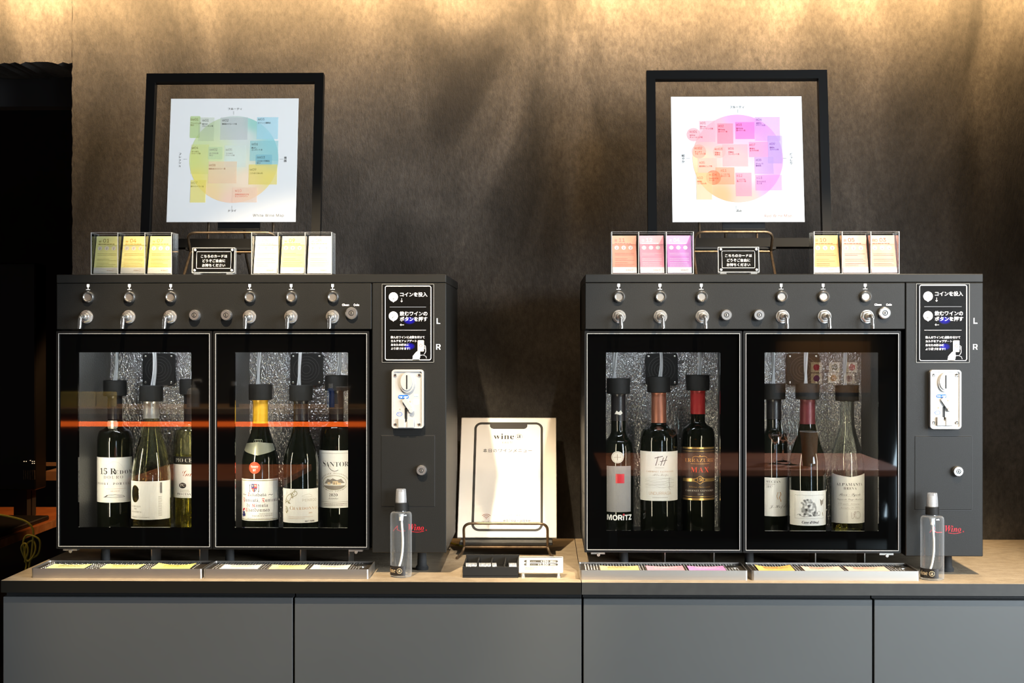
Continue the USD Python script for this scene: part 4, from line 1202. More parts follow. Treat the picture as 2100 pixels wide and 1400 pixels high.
def picture(label, tl, tr, wpx_y0, bottom_y, ytop_px, poster, corners, disc, anchors, patches, words, title, axes, ink0, caption_ink):
    """A square black frame with a floating poster, leaning on an easel on the dispenser's top."""
    zbot = zt + 0.045
    Y0 = 3.045
    side = (tr - tl) * (Y0 + 0.053) / F
    xc = ax((tl + tr) / 2, Y0 + 0.053)
    ang = math.radians(8.5)
    U = np.array([0, math.sin(ang), math.cos(ang)])
    ztop_ = az(ytop_px, Y0 + 0.053)
    zbot = ztop_ - side * math.cos(ang)
    O = np.array([xc, Y0, zbot])
    M = frame4(O, (1, 0, 0), U)
    t = Thing('picture_frame', label, 'picture frame', O, 'black frames on easels')
    s, b = side, 0.0178
    t.add('frame', tf(ext(sbox(-s / 2, 0, s / 2, s).difference(sbox(-s / 2 + b, b, s / 2 - b, s - b)), -0.008, 0.012), M), 'frame_black')
    t.add('glass', tf(bx(-s / 2 + b - 0.002, s / 2 - b + 0.002, -0.001, 0.001, b - 0.002, s - b + 0.002), M), 'picture_glass')
    # the poster, between the sheets
    (ptl, ptr, pbl, pbr, pt, pb) = poster
    kk = (Y0 + 0.05) / F
    pw = ((ptr - ptl) + (pbr - pbl)) / 2 * (Y0 + 0.032) / F
    zp1 = (ztop_ - az(pt, Y0 + 0.07)) / math.cos(ang)
    pz1 = 0.0012 + s - (az(ytop_px, Y0 + 0.053) - az(pt, Y0 + 0.048)) / math.cos(ang)
    pz0 = pz1 - pw * 0.985
    pxc = ax((ptl + ptr + pbl + pbr) / 4, Y0 + 0.029) - xc
    po = t.add('poster', tf(bx(pxc - pw / 2, pxc + pw / 2, -0.0030, -0.0012, pz0, pz1), M), 'poster_paper')
    y = -0.0032
    zx = corners

    def UV(X, Y):
        q = (Y - zx[2]) / (zx[5] - zx[2])
        l = zx[0] + (zx[3] - zx[0]) * q
        r = zx[1] + (zx[4] - zx[1]) * q
        return pxc - pw / 2 + pw * (X - l) / (r - l), pz1 - (pz1 - pz0) * q
    u = pw / ((zx[1] - zx[0] + zx[4] - zx[3]) / 2)
    c0 = UV(*disc[:2])
    colour_disc(t, po, M, c0, disc[2] * u, disc[2] * u, anchors, y)
    for i, (X0, Y0_, X1, Y1, rgb, a, rad) in enumerate(patches):
        key = (rgb, a)
        if key not in PATCH:
            PATCH[key] = alpha_ink(f'patch_ink_{len(PATCH):02d}', tuple(v + (255 - v) * 0.06 for v in rgb), a * 0.92)
        p0, p1 = UV(X0, Y1), UV(X1, Y0_)
        g = rr(p0[0], p0[1], p1[0], p1[1], rad * u) if rad < 900 else Point((p0[0] + p1[0]) / 2, (p0[1] + p1[1]) / 2).buffer((p1[0] - p0[0]) / 2)
        t.add('colour_patch', tf(prt(g, y - 0.00003 * (i + 1)), M), PATCH[key], parent=po)
    yy = y - 0.00003 * (len(patches) + 2)
    for X, Y, head, subs, m in words:
        p = UV(X, Y)
        n = len(head) - 2
        g = [text(head, 25 * u, 'thin', *p, sizes=[0.82] * n + [1, 1])]
        g += [text(q, 15.5 * u, 'jp', p[0], p[1] - (34 + 21 * i) * u) for i, q in enumerate(subs)]
        t.add('poster_lettering', tf(prt(unary_union(g), yy), M), m, parent=po)
    top, bot, left, right, dl = axes
    for g in (text(top, 24 * u, 'jp', *UV(dl[0], dl[1]), 'c', track=0.05), text(bot, 24 * u, 'jp', *UV(dl[2], dl[3]), 'c'), affinity.translate(text(left, 24 * u, 'jp', 0, 0, vertical=True), *UV(dl[4], dl[5])), affinity.translate(text(right, 24 * u, 'jp', 0, 0, vertical=True), *UV(dl[6], dl[7]))):
        t.add('axis_lettering', tf(prt(g, yy), M), ink0, parent=po)
    for a, b_ in (((disc[0], dl[1] + 15), (disc[0], dl[1] + 48)), ((disc[0] - 20, dl[3] - 60), (disc[0] - 20, dl[3] - 30)), ((235, disc[1]), (270, disc[1])), ((1232, disc[1]), (1265, disc[1]))):
        t.add('axis_tick', tf(prt(LineString([UV(*a), UV(*b_)]).buffer(1.0 * u), yy), M), ink0, parent=po)
    t.add('caption', tf(prt(text(title, 27 * u, 'thin', *UV(dl[8], dl[9]), track=0.16), yy), M), caption_ink, parent=po)
    # small hanging plate below the poster
    hx = ax((ptl + ptr) / 2, Y0)
    t.add('hanger', tf(bx(pxc - 0.03, pxc + 0.055, 0.013, 0.019, pz0 - 0.012, pz0 + 0.02), M), 'matte_black')
    return O, side


GRID = [(0.0, 0.0, (226, 232, 214)), (0.0, 0.9, (205, 214, 205)), (-0.6, 0.75, (200, 212, 172)), (0.45, 0.85, (160, 208, 196)), (0.9, 0.4, (158, 210, 212)), (0.95, -0.05, (165, 205, 205)), (0.85, -0.45, (238, 222, 140)),
        (0.5, -0.85, (250, 215, 170)), (0.0, -0.95, (250, 210, 185)), (-0.55, -0.8, (248, 214, 160)), (-0.85, -0.45, (238, 222, 120)), (-0.95, 0.0, (218, 224, 145)), (-0.8, 0.4, (208, 220, 165)), (0.2, 0.5, (215, 220, 212)), (0.3, -0.5, (252, 226, 196)), (-0.4, 0.1, (218, 226, 168))]
WP = [(297, 242, 412, 468, (184, 208, 128), .62, 12), (385, 255, 556, 500, (196, 206, 176), .35, 0), (612, 255, 902, 488, (205, 205, 205), .45, 0), (990, 255, 1216, 482, (176, 220, 232), .62, 0), (918, 498, 1216, 705, (160, 212, 214), .55, 0),
      (303, 535, 500, 840, (226, 226, 130), .25, 0), (486, 560, 640, 688, (200, 222, 180), .40, 10), (652, 545, 884, 768, (228, 236, 228), .45, 0), (978, 640, 1152, 757, (140, 196, 206), .60, 14), (905, 742, 1206, 948, (242, 222, 118), .62, 0),
      (486, 710, 788, 935, (250, 214, 178), .55, 0), (298, 900, 468, 1130, (243, 226, 110), .62, 0), (735, 978, 998, 1130, (252, 218, 190), .60, 0)]
WW = [(308, 288, 'SW01', ('フレッシュ系', '甘口'), 'print_olive'), (430, 298, 'W01', ('爽やか', 'フルーティ系'), 'print_dark'), (636, 298, 'W02', ('魅惑のフルーツ系',), 'print_dark'), (1004, 288, 'W03', ('ガツンと濃厚系',), 'print_dark'), (318, 582, 'W04', ('キレあり', 'シャープ系'), 'print_olive'),
      (502, 600, 'SW02', ('まろやか系', '甘口'), 'print_grey'), (670, 602, 'W05', ('コクあり', 'バランス系'), 'print_grey'), (938, 545, 'W06', ('香ばし', 'エレガント系'), 'print_dark'), (992, 681, 'SW03', ('コクあり芳醇系', '甘口'), 'print_dark'), (496, 760, 'W08', ('個性派スパイシー系',), 'print_brown'),
      (920, 806, 'W09', ('コクあり深み系',), 'print_olive'), (308, 940, 'W07', ('爽やかドライ系',), 'print_olive'), (764, 1022, 'W10', ('渋味&旨味広がる', 'オレンジワイン'), 'print_orange_red')]
O1, S1 = picture('black frame on the left dispenser with the yellow-green wine map poster', 301, 666, 150, 509, 150, (352, 613, 341, 609, 202.5, 456), (107, 1424, 60, 52, 1394, 1328), (755, 688, 461), GRID, WP, WW, 'White Wine Map',
                 ('フルーティ', 'ドライ', 'フレッシュ', '複雑', (770, 178, 735, 1225, 200, 612, 1290, 655, 952, 1275)), 'print_dark', 'print_dark')
RGRID = [(0, 0, (253, 214, 206)), (0, 0.95, (238, 165, 212)), (-0.5, 0.7, (252, 180, 190)), (0.5, 0.75, (232, 150, 215)), (0.9, 0.3, (212, 170, 225)), (0.95, -0.2, (218, 165, 225)), (0.7, -0.65, (245, 170, 210)), (0.2, -0.9, (253, 196, 176)), (-0.4, -0.85, (253, 184, 130)),
         (-0.85, -0.4, (253, 205, 150)), (-0.95, 0.05, (253, 215, 170)), (-0.85, 0.45, (253, 178, 176)), (0.3, 0.35, (250, 190, 205)), (0.25, -0.35, (252, 215, 205))]
RP = [(240, 368, 380, 510, (250, 172, 178), .62, 999), (292, 540, 438, 682, (250, 178, 160), .5, 999), (508, 540, 640, 690, (252, 200, 180), .4, 999), (372, 297, 532, 514, (250, 184, 196), .55, 0), (556, 325, 716, 533, (250, 150, 168), .62, 0), (742, 312, 936, 486, (232, 124, 204), .6, 0),
      (945, 260, 1196, 505, (222, 166, 224), .55, 0), (610, 540, 868, 765, (250, 184, 182), .4, 0), (882, 515, 1080, 670, (246, 158, 200), .45, 0), (1078, 453, 1220, 735, (200, 164, 224), .55, 0), (355, 680, 550, 830, (252, 204, 190), .4, 0), (940, 670, 1132, 842, (204, 168, 226), .5, 0),
      (536, 775, 730, 948, (250, 170, 124), .5, 0), (438, 804, 590, 952, (250, 138, 92), .55, 999), (340, 828, 498, 1102, (253, 210, 150), .55, 0), (746, 830, 906, 1068, (248, 158, 186), .45, 0), (950, 852, 1218, 1010, (232, 158, 214), .5, 0)]
RW = [(270, 421, 'RO01', ('甘やか', 'チャーミング系'), 'print_crimson'), (378, 333, 'R01', ('軽やか', 'チャーミング系'), 'print_crimson'), (563, 364, 'R02', ('華やか&', '赤ベリー系'), 'print_crimson'), (748, 352, 'R03', ('華やか&', '黒ベリー系'), 'print_crimson'), (953, 299, 'R04', ('濃厚な', 'パワフル系'), 'print_purple'),
      (320, 590, 'RO02', ('すっきり', 'フルーティ系'), 'print_orange_red'), (528, 599, 'RO03', ('芳醇な', '肉厚系'), 'print_coral'), (666, 594, 'R06', ('芳醇な', 'エレガント系'), 'print_crimson'), (886, 558, 'R07', ('豊満な', 'まろやか系'), 'print_crimson'), (1090, 548, 'R09', ('濃厚&', 'スパイス系'), 'print_purple'),
      (367, 737, 'R05', ('果実味ピュア系',), 'print_coral'), (949, 712, 'R08', ('がっしり', '硬派系'), 'print_purple'), (345, 892, 'R10', ('繊細&', 'コク旨み系'), 'print_orange_red'), (468, 860, 'RO04', ('旨み広がる', '大人系'), 'print_orange_red'), (590, 818, 'R11', ('しっとり&', '赤ベリー系'), 'print_orange_red'),
      (753, 871, 'R12', ('しっとり&', '黒ベリー系'), 'print_crimson'), (957, 893, 'R13', ('深みのある', '大人系'), 'print_purple')]
O2, S2 = picture('black frame on the right dispenser with the pink and purple wine map poster', 1326, 1693.5, 147.5, 507, 147.5, (1376.5, 1642, 1379, 1648, 201.6, 455.5), (78, 1420, 48, 90, 1455, 1327), (765, 683, 466), RGRID, RP, RW, 'Red Wine Map',
                 ('フルーティ', '深み', '軽やか', 'どっしり', (760, 168, 777, 1225, 203, 635, 1312, 622, 1040, 1278)), 'print_dark', 'print_brown')
for (O, s, xa, xb, lab) in ((O1, S1, 377, 563, 'wire easel on the left dispenser, holding the black frame'), (O2, S2, 1424, 1590, 'wire easel on the right dispenser, holding the black frame')):
    Yl = 2.965
    easel(lab, ax(xa + 3, Yl), ax(xb - 2, Yl), zt, az(475, Yl), O[2] - 0.0099, 2.955, 3.19, O[1] + 0.0205, 0.15, 0.0, 0.16)

# the A4 sign on its easel on the worktop
YS0, YS1 = 3.150, 3.315
zs0, zs1 = az(1103, YS0), az(858.5, YS1)
Lh = math.hypot(YS1 - YS0, zs1 - zs0)
Us = np.array([0, YS1 - YS0, zs1 - zs0]) / Lh
sw_ = (ax(1141, YS0) - ax(938.6, YS0))
xs_ = (ax(1141, YS0) + ax(938.6, YS0)) / 2
Ms = frame4((xs_, YS0, zs0), (1, 0, 0), Us)
t = Thing('menu_sign', 'white A4 menu sign with a black phone outline, on the wire easel between the dispensers', 'sign', (xs_, YS0, zs0))
bd = t.add('board', tf(ext(rr(-sw_ / 2, 0, sw_ / 2, Lh, 0.002), -0.003, 0.0), Ms), 'sign_white')
t.add('board_edge', tf(ext(ring(-sw_ / 2 - 0.001, -0.001, sw_ / 2 + 0.001, Lh + 0.001, 0.002, 0.0016), -0.0035, 0.0004), Ms), 'acrylic_edge')


def SU(X, Y):
    """Pixels of the sign's close-up (3.5 per photo pixel) to board coordinates."""
    q = (Y - 100) / (948 - 100)
    l, r = 118 + (100 - 118) * q, 785 + (808 - 785) * q
    # the sheet leans away: its rows are spaced by perspective
    zz = 1 - q
    zz = zz * (1.0 - 0.05 * (1 - zz))
    return -sw_ / 2 + sw_ * (X - l) / (r - l), Lh * zz


us = sw_ / 690
p0, p1 = SU(200, 905), SU(690, 131)
x0_, z0_, x1_, z1_ = -0.0742, SU(0, 905)[1], 0.0742, SU(0, 131)[1]
ph = ring(x0_, z0_, x1_, z1_, 0.016, 0.0052)
notch = rr(-0.0405, z1_ - 0.0165, 0.0405, z1_ + 0.0, 0.009).union(sbox(-0.0405, z1_ - 0.006, 0.0405, z1_))
ADD = lambda g, m, n='lettering', y=-0.0033: t.add(n, tf(prt(g, y), Ms), m, parent=bd)
ADD(unary_union([ph, notch]), 'print_black', 'phone_outline')
cxs = SU(447, 250)[0]
ADD(text('wine', 0.0145, 'serif', cxs - 0.0305, SU(0, 250)[1], thin=0.010, track=0.02, sx=1.12), 'print_black')
ac = (cxs + 0.0240, SU(0, 234)[1])
ADD(unary_union([text('a', 0.0125, 'serif', ac[0], ac[1] - 0.0030, 'c', thin=0.015), Point(*ac).buffer(0.0072).difference(Point(*ac).buffer(0.0066)).difference(sbox(ac[0] + 0.003, ac[1] - 0.01, ac[0] + 0.01, ac[1] - 0.003))]), 'print_dark')
ADD(text('KARTE', 0.0052, 'thin', cxs, SU(0, 282)[1], 'c', track=0.15), 'print_dark')
ADD(text('本日のワインメニュー', 0.0078, 'jp', cxs, SU(0, 342)[1], 'c', track=0.12), 'print_black')
wz = SU(303, 818)
ADD(unary_union([Point(wz[0], wz[1]).buffer(r).difference(Point(wz[0], wz[1]).buffer(r - 0.0011)).intersection(Polygon([wz, (wz[0] - 0.014, wz[1] + 0.012), (wz[0] + 0.014, wz[1] + 0.012)])) for r in (0.0047, 0.0082, 0.0118)] + [Point(wz[0], wz[1] + 0.0008).buffer(0.0010)]), 'print_brown', 'wifi_symbol')
ADD(text('Wi-Fi', 0.0048, 'sans', wz[0], SU(0, 845)[1], 'c', track=0.1), 'print_grey')
ADD(text('wine-at-ebisu', 0.0062, 'thin', SU(357, 0)[0], SU(0, 800)[1], track=0.26), 'print_cream')
ADD(text('pw.', 0.0062, 'thin', SU(357, 0)[0], SU(0, 838)[1], track=0.2), 'print_cream')
ADD(text('ebisu-wine', 0.0062, 'sans', SU(425, 0)[0], SU(0, 838)[1], track=0.24), 'print_dark')
Yl = 3.09
easel('wire easel on the worktop, holding the white menu sign', ax(951, 3.08), ax(1123, 3.08), ZC, az(1074.5, 3.06), zs0 - 0.0114, 3.045, 3.31, YS0 + 0.003, (YS1 - YS0) / (zs1 - zs0), 0.012, 0.17)

# ================================================================== CARD HOLDERS ON THE DISPENSERS
def leaflet_print(t, par, M, w, h, code, dark, light, foot_h):
    P = lambda g, m, n='card_print', y=-0.0007: t.add(n, tf(prt(g, y), M), m, parent=par)
    k = w / 50
    t.add('white_foot', tf(prt(sbox(-w / 2, 0, w / 2, foot_h), -0.0006), M), 'paper_white', parent=par)
    if code:
        n = [0.72 if ch.isalpha() else 1 for ch in code]
        P(text(code, 8.0 * k, 'sans', -20 * k, h - 14 * k, sizes=n), dark)
    P(lines_of_print(-20 * k, 14 * k, (h - 18.5 * k,), 1.5 * k, 3), dark)
    for i in range(3):
        P(Point((-16 + 14.5 * i) * k, h - 27 * k).buffer(4.6 * k), 'paper_white', 'card_badge')
        P(sbox((-18 + 14.5 * i) * k, h - 26.6 * k, (-14 + 14.5 * i) * k, h - 25.8 * k).union(Point((-16 + 14.5 * i) * k, h - 29 * k).buffer(0.9 * k)), dark, y=-0.0008)
    P(lines_of_print(-20 * k, 20 * k, (h - 40 * k, h - 43.5 * k, h - 52 * k, h - 55.5 * k, h - 61 * k, h - 64.5 * k, h - 68 * k), 0.65 * k, hash(code) % 97 if False else len(code) + ord(code[-1])), dark)
    P(text('wine@', 4.0 * k, 'serif', 18 * k, 5 * k, 'r', thin=0.018), 'print_tan')


LEAF = {}


def holder(px0, px1, lab, cards, zbase, dis):
    """A clear three-compartment holder, near the front edge of the dispenser's top."""
    y0, y1 = YM + 0.004, YM + 0.052
    x0, x1 = ax(px0, y0), ax(px1, y0)
    h = az(475.5, y0) - zbase
    t = Thing('card_holder', lab, 'card holder', ((x0 + x1) / 2, (y0 + y1) / 2, zbase), 'clear card holders')
    a = 0.002
    w3 = (x1 - x0) / 3
    t.add('base', bx(x0, x1, y0, y1, zbase, zbase + a), 'acrylic')
    t.add('front_panel', bx(x0, x1, y0, y0 + a, zbase + a, zbase + h), 'acrylic')
    t.add('back_panel', bx(x0, x1, y1 - a, y1, zbase + a, zbase + h), 'acrylic')
    for i in range(4):
        xx = x0 + w3 * i - (a / 2 if 0 < i < 3 else 0 if i == 0 else a)
        t.add('side_panel' if i in (0, 3) else 'divider', bx(xx, xx + a, y0 + a, y1 - a, zbase + a, zbase + h), 'acrylic')
        t.add('edge', [bx(xx + 0.0002, xx + a - 0.0002, y0 - 0.0003, y0 + 0.0008, zbase, zbase + h), bx(xx, xx + a, y0 + a, y1 - a, zbase + h, zbase + h + 0.0004)], 'acrylic_edge')
        t.add('edge', bx(xx + 0.0002, xx + a - 0.0002, y1 - 0.0004, y1 + 0.0004, zbase, zbase + h), 'acrylic_edge')
    t.add('edge', [bx(x0, x1, y0, y0 + a, zbase + h, zbase + h + 0.0004), bx(x0, x1, y1 - a, y1, zbase + h, zbase + h + 0.0004), bx(x0, x1, y0 - 0.0003, y0 + 0.001, zbase, zbase + 0.001)], 'acrylic_edge')
    for i, (code, rgb, dark, desc) in enumerate(cards):
        if rgb not in LEAF:
            LEAF[rgb] = mat(f'leaflet_paper_{len(LEAF):02d}', lin(tuple(v + (250 - v) * 0.28 for v in rgb)), 0.6)
        xc = x0 + w3 * (i + 0.5)
        w = w3 - 0.0062
        hh = h * 0.905
        ang = math.radians(18)
        O = np.array([xc, y0 + 0.0065, zbase + a + 0.0003])
        lh = hh / math.cos(ang)
        Mx = frame4(O, (1, 0, 0), (0, math.sin(ang), math.cos(ang)))
        q = Thing('wine_card', f'{desc} card headed {code}, in the {("left", "middle", "right")[i]} slot of a clear holder', 'card', O, 'wine cards in the holders')
        par = q.add('card', tf(bx(-w / 2, w / 2, -0.0005, 0.0, 0, lh), Mx), LEAF[rgb])
        leaflet_print(q, par, Mx, w, lh, code, dark, rgb, 0.0118)
        # the rest of the stack behind the first card
        q.add('card_stack', tf([bx(-w / 2 + 0.0003 * (j % 2), w / 2 - 0.0003 * (j % 3), 0.0005 + 0.0011 * j, 0.0012 + 0.0011 * j, 0.0, lh - 0.0006 * (j % 3)) for j in range(5)], Mx), LEAF[rgb])


Y1_, Y2_, Y3_ = (228, 228, 132), (242, 226, 120), (243, 220, 96)
holder(186, 353, 'left card holder on the left dispenser with greenish yellow cards', [('w 01', (222, 226, 130), 'print_olive', 'pale green'), ('w 04', (240, 228, 125), 'print_yellow', 'pale yellow'), ('w 07', (242, 222, 100), 'print_yellow', 'yellow')], zt, M1)
holder(515, 681, 'right card holder on the left dispenser with pale cream cards', [('w 05', (236, 232, 214), 'print_cream', 'off-white'), ('w 09', (240, 228, 140), 'print_yellow', 'lemon'), ('w 08', (238, 226, 205), 'print_tan', 'cream')], zt, M1)
holder(1253.5, 1423, 'left card holder on the right dispenser with pink and purple cards', [('R 11', (240, 130, 95), 'print_red', 'coral'), ('R 12', (232, 120, 140), 'print_white', 'pink'), ('R 04', (200, 95, 180), 'print_white', 'purple')], zt, M2)
holder(1668.5, 1845, 'right card holder on the right dispenser with peach cards', [('R 10', (238, 160, 80), 'print_brown', 'orange'), ('R 05', (236, 145, 130), 'print_coral', 'salmon'), ('RO 03', (238, 135, 112), 'print_coral', 'peach')], zt, M2)

for pa, pb, lab in ((394, 482, 'small black acrylic notice with white text on the left dispenser, between its card holders'), (1472, 1557, 'small black acrylic notice with white text on the right dispenser, between its card holders')):
    y0 = YM + 0.012
    xa, xb = ax(pa, y0), ax(pb, y0)
    z1_s, z0_s = az(507, y0), zt + 0.0028
    t = Thing('acrylic_notice', lab, 'sign', ((xa + xb) / 2, y0, zt), 'black notices on the dispensers')
    O = np.array([(xa + xb) / 2, y0, z0_s]); Mn = frame4(O, (1, 0, 0), (0, 0.13, 1))
    w, h = xb - xa, (z1_s - z0_s) / 0.99
    t.add('acrylic_block', tf([bx(-w / 2, w / 2, -0.0045, -0.0012, 0, h), bx(-w / 2, w / 2, 0.0006, 0.009, 0, h)], Mn), 'acrylic')
    t.add('block_edge', tf([ext(ring(-w / 2, 0, w / 2, h, 0.0008, 0.0014), -0.0046, -0.0030), ext(ring(-w / 2, 0, w / 2, h, 0.0008, 0.0012), 0.0078, 0.0092), bx(w / 2 - 0.0004, w / 2 + 0.0002, 0.0006, 0.009, 0, h)], Mn), 'acrylic_edge')
    c = t.add('card', tf(bx(-w / 2 + 0.002, w / 2 - 0.002, -0.0010, 0.0004, 0.002, h - 0.002), Mn), 'card_black')
    t.add('border_line', tf(prt(ring(-w / 2 + 0.0075, 0.0085, w / 2 - 0.0075, h - 0.0068, 0.0022, 0.0010), -0.0013), Mn), 'print_white', parent=c)
    t.add('lettering', tf(prt(unary_union([text(s, 0.0050, 'jpb', 0, h - z, 'c', track=0.03) for s, z in (('こちらのカードは', 0.0185), ('どうぞご自由に', 0.0272), ('お持ちください', 0.0358))]), -0.0013), Mn), 'print_white', parent=c)
    for sx in (-1, 1):
        for sz in (0.0048, h - 0.0048):
            t.add('screw', tf(facing(lathe([(0, 0), (0.0026, 0), (0.0026, 0.0012), (0.0018, 0.002), (0, 0.0022)], 20), sx * (w / 2 - 0.0055), -0.0045, sz), Mn), 'steel_light')
        t.add('foot', bx(O[0] + sx * (w / 2 - 0.010) - 0.006, O[0] + sx * (w / 2 - 0.010) + 0.006, y0 - 0.002, y0 + 0.02, zt, zt + 0.003), 'acrylic_edge')

# ================================================================== DRIP TRAYS
YT0, YT1, HT = 2.792, 2.895, 0.0178


def tray(pa, pb, lab, cards, plug):
    x0, x1 = ax(pa, YT0), ax(pb, YT0)
    t = Thing('drip_tray', lab, 'drip tray', ((x0 + x1) / 2, (YT0 + YT1) / 2, ZC), 'steel drip trays')
    out = rr(x0, YT0, x1, YT1, 0.004)
    wall = 0.0014
    inn = rr(x0 + wall, YT0 + wall, x1 - wall, YT1 - wall, 0.003)
    t.add('rim', extz(out.difference(inn), ZC + 0.001, ZC + HT), 'steel')
    t.add('floor', extz(out, ZC, ZC + 0.001), 'steel')
    gp = rr(x0 + 0.003, YT0 + 0.003, x1 - 0.003, YT1 - 0.003, 0.003)
    holes = []
    sp = 0.0106
    ny = int((YT1 - YT0 - 0.016) / (sp * 0.5))
    for j in range(ny + 1):
        yy = YT0 + 0.010 + j * sp * 0.5
        n = int((x1 - x0 - 0.02) / sp)
        for i in range(n):
            xx = x0 + 0.012 + i * sp + (sp / 2 if j % 2 else 0)
            if xx < x1 - 0.010:
                holes.append(Point(xx, yy).buffer(0.0017, 2))
    g = gp.difference(unary_union(holes))
    t.add('grille_plate', extz(g, ZC + HT - 0.0045, ZC + HT - 0.0030), 'grille_steel', smooth=False)
    dm = lathe([(0.0009, 0.0), (0.0019, 0.0), (0.0015, 0.0006), (0.0010, 0.0007), (0.0009, 0.0)], 8)
    nd, vd, fd = len(holes), np.array(dm.vertices), np.array(dm.faces)
    hc = np.array([[q.centroid.x, q.centroid.y, ZC + HT - 0.0030] for q in holes])
    t.add('raised_perforations', trimesh.Trimesh((hc[:, None] + vd[None]).reshape(-1, 3), (fd[None] + (np.arange(nd) * len(vd))[:, None, None]).reshape(-1, 3), process=False), 'steel', kind='stuff')
    t.add('inner_sheet', bx(x0 + 0.002, x1 - 0.002, YT0 + 0.002, YT1 - 0.002, ZC + HT - 0.0062, ZC + HT - 0.0058), 'steel_light')
    if plug:
        t.add('drain_plug', lathe([(0, 0), (0.012, 0), (0.012, 0.0015), (0.009, 0.0028), (0.004, 0.0030), (0, 0.0022)], 28).apply_translation([x1 - 0.022, YT1 - 0.045, ZC + HT - 0.003]), 'chrome')
    for i, (c0, c1, rgb, dark, desc) in enumerate(cards):
        ya, yb = YT0 + 0.008, YT0 + 0.063
        xa, xb = ax(c0, ya), ax(c1, ya)
        if rgb not in LEAF:
            LEAF[rgb] = mat(f'leaflet_paper_{len(LEAF):02d}', lin(tuple(v + (250 - v) * 0.28 for v in rgb)), 0.6)
        zz = ZC + HT - 0.0028
        q = Thing('tray_card', f'{desc} card lying {("leftmost", "in the middle", "rightmost")[i]} on the {lab}', 'card', ((xa + xb) / 2, (ya + yb) / 2, zz), 'cards on the drip trays')
        curl = 0.004 if desc in ('curled orange', 'yellow') else 0.0016
        n = 8
        us_ = np.linspace(0, 1, n)
        V, Fc = [], []
        for s_ in (0.0006, 0.0):
            for u_ in us_:
                for v_ in (0, 1):
                    V.append((xa + (xb - xa) * u_, ya + (yb - ya) * v_, zz + s_ + curl * (2 * u_ - 1) ** 2 * (0.5 + v_ * 0.5)))
        for i_ in range(n - 1):
            a_ = 2 * i_
            Fc += [[a_, a_ + 2, a_ + 3], [a_, a_ + 3, a_ + 1]]
            b_ = a_ + 2 * n
            Fc += [[b_, b_ + 3, b_ + 2], [b_, b_ + 1, b_ + 3]]
            Fc += [[a_, b_, b_ + 2], [a_, b_ + 2, a_ + 2], [a_ + 1, b_ + 3, b_ + 1], [a_ + 1, a_ + 3, b_ + 3]]
        pc = q.add('card', trimesh.Trimesh(np.array(V), np.array(Fc), process=False), LEAF[rgb])
        pr = unary_union([lines_of_print(0.014, 0.058, (0.046, 0.041, 0.036, 0.031), 0.0016, i), text('wine@', 0.004, 'serif', 0.014, 0.018, thin=0.012)])
        mm = prt(pr, 0); v = np.array(mm.vertices)
        u_ = (v[:, 0]) / (xb - xa); vv = v[:, 2] / (yb - ya)
        mm.vertices = np.c_[xa + v[:, 0], ya + v[:, 2], zz + 0.0008 + curl * (2 * u_ - 1) ** 2 * (0.5 + vv * 0.5)]
        q.add('card_print', mm, dark, parent=pc)


tray(64, 414, 'steel drip tray, first from the left', [(92, 171, (226, 228, 130), 'print_olive', 'greenish yellow'), (203, 282, (240, 226, 120), 'print_yellow', 'pale yellow'), (310, 389, (242, 218, 90), 'print_yellow', 'yellow')], False)
tray(417, 756, 'steel drip tray, second from the left', [(449, 527, (236, 232, 214), 'print_cream', 'white'), (549, 624, (240, 228, 140), 'print_yellow', 'pale lemon'), (635, 712, (238, 228, 208), 'print_tan', 'cream')], True)
tray(1189, 1534, 'steel drip tray, third from the left', [(1232, 1312, (242, 170, 90), 'print_brown', 'orange'), (1328, 1405, (232, 120, 140), 'print_white', 'pink'), (1414, 1490, (205, 105, 180), 'print_white', 'purple')], True)
tray(1542, 1886, 'steel drip tray, fourth from the left', [(1556, 1630, (240, 160, 50), 'print_brown', 'curled orange'), (1652, 1732, (242, 180, 150), 'print_coral', 'peach'), (1742, 1826, (240, 170, 140), 'print_coral', 'salmon')], True)

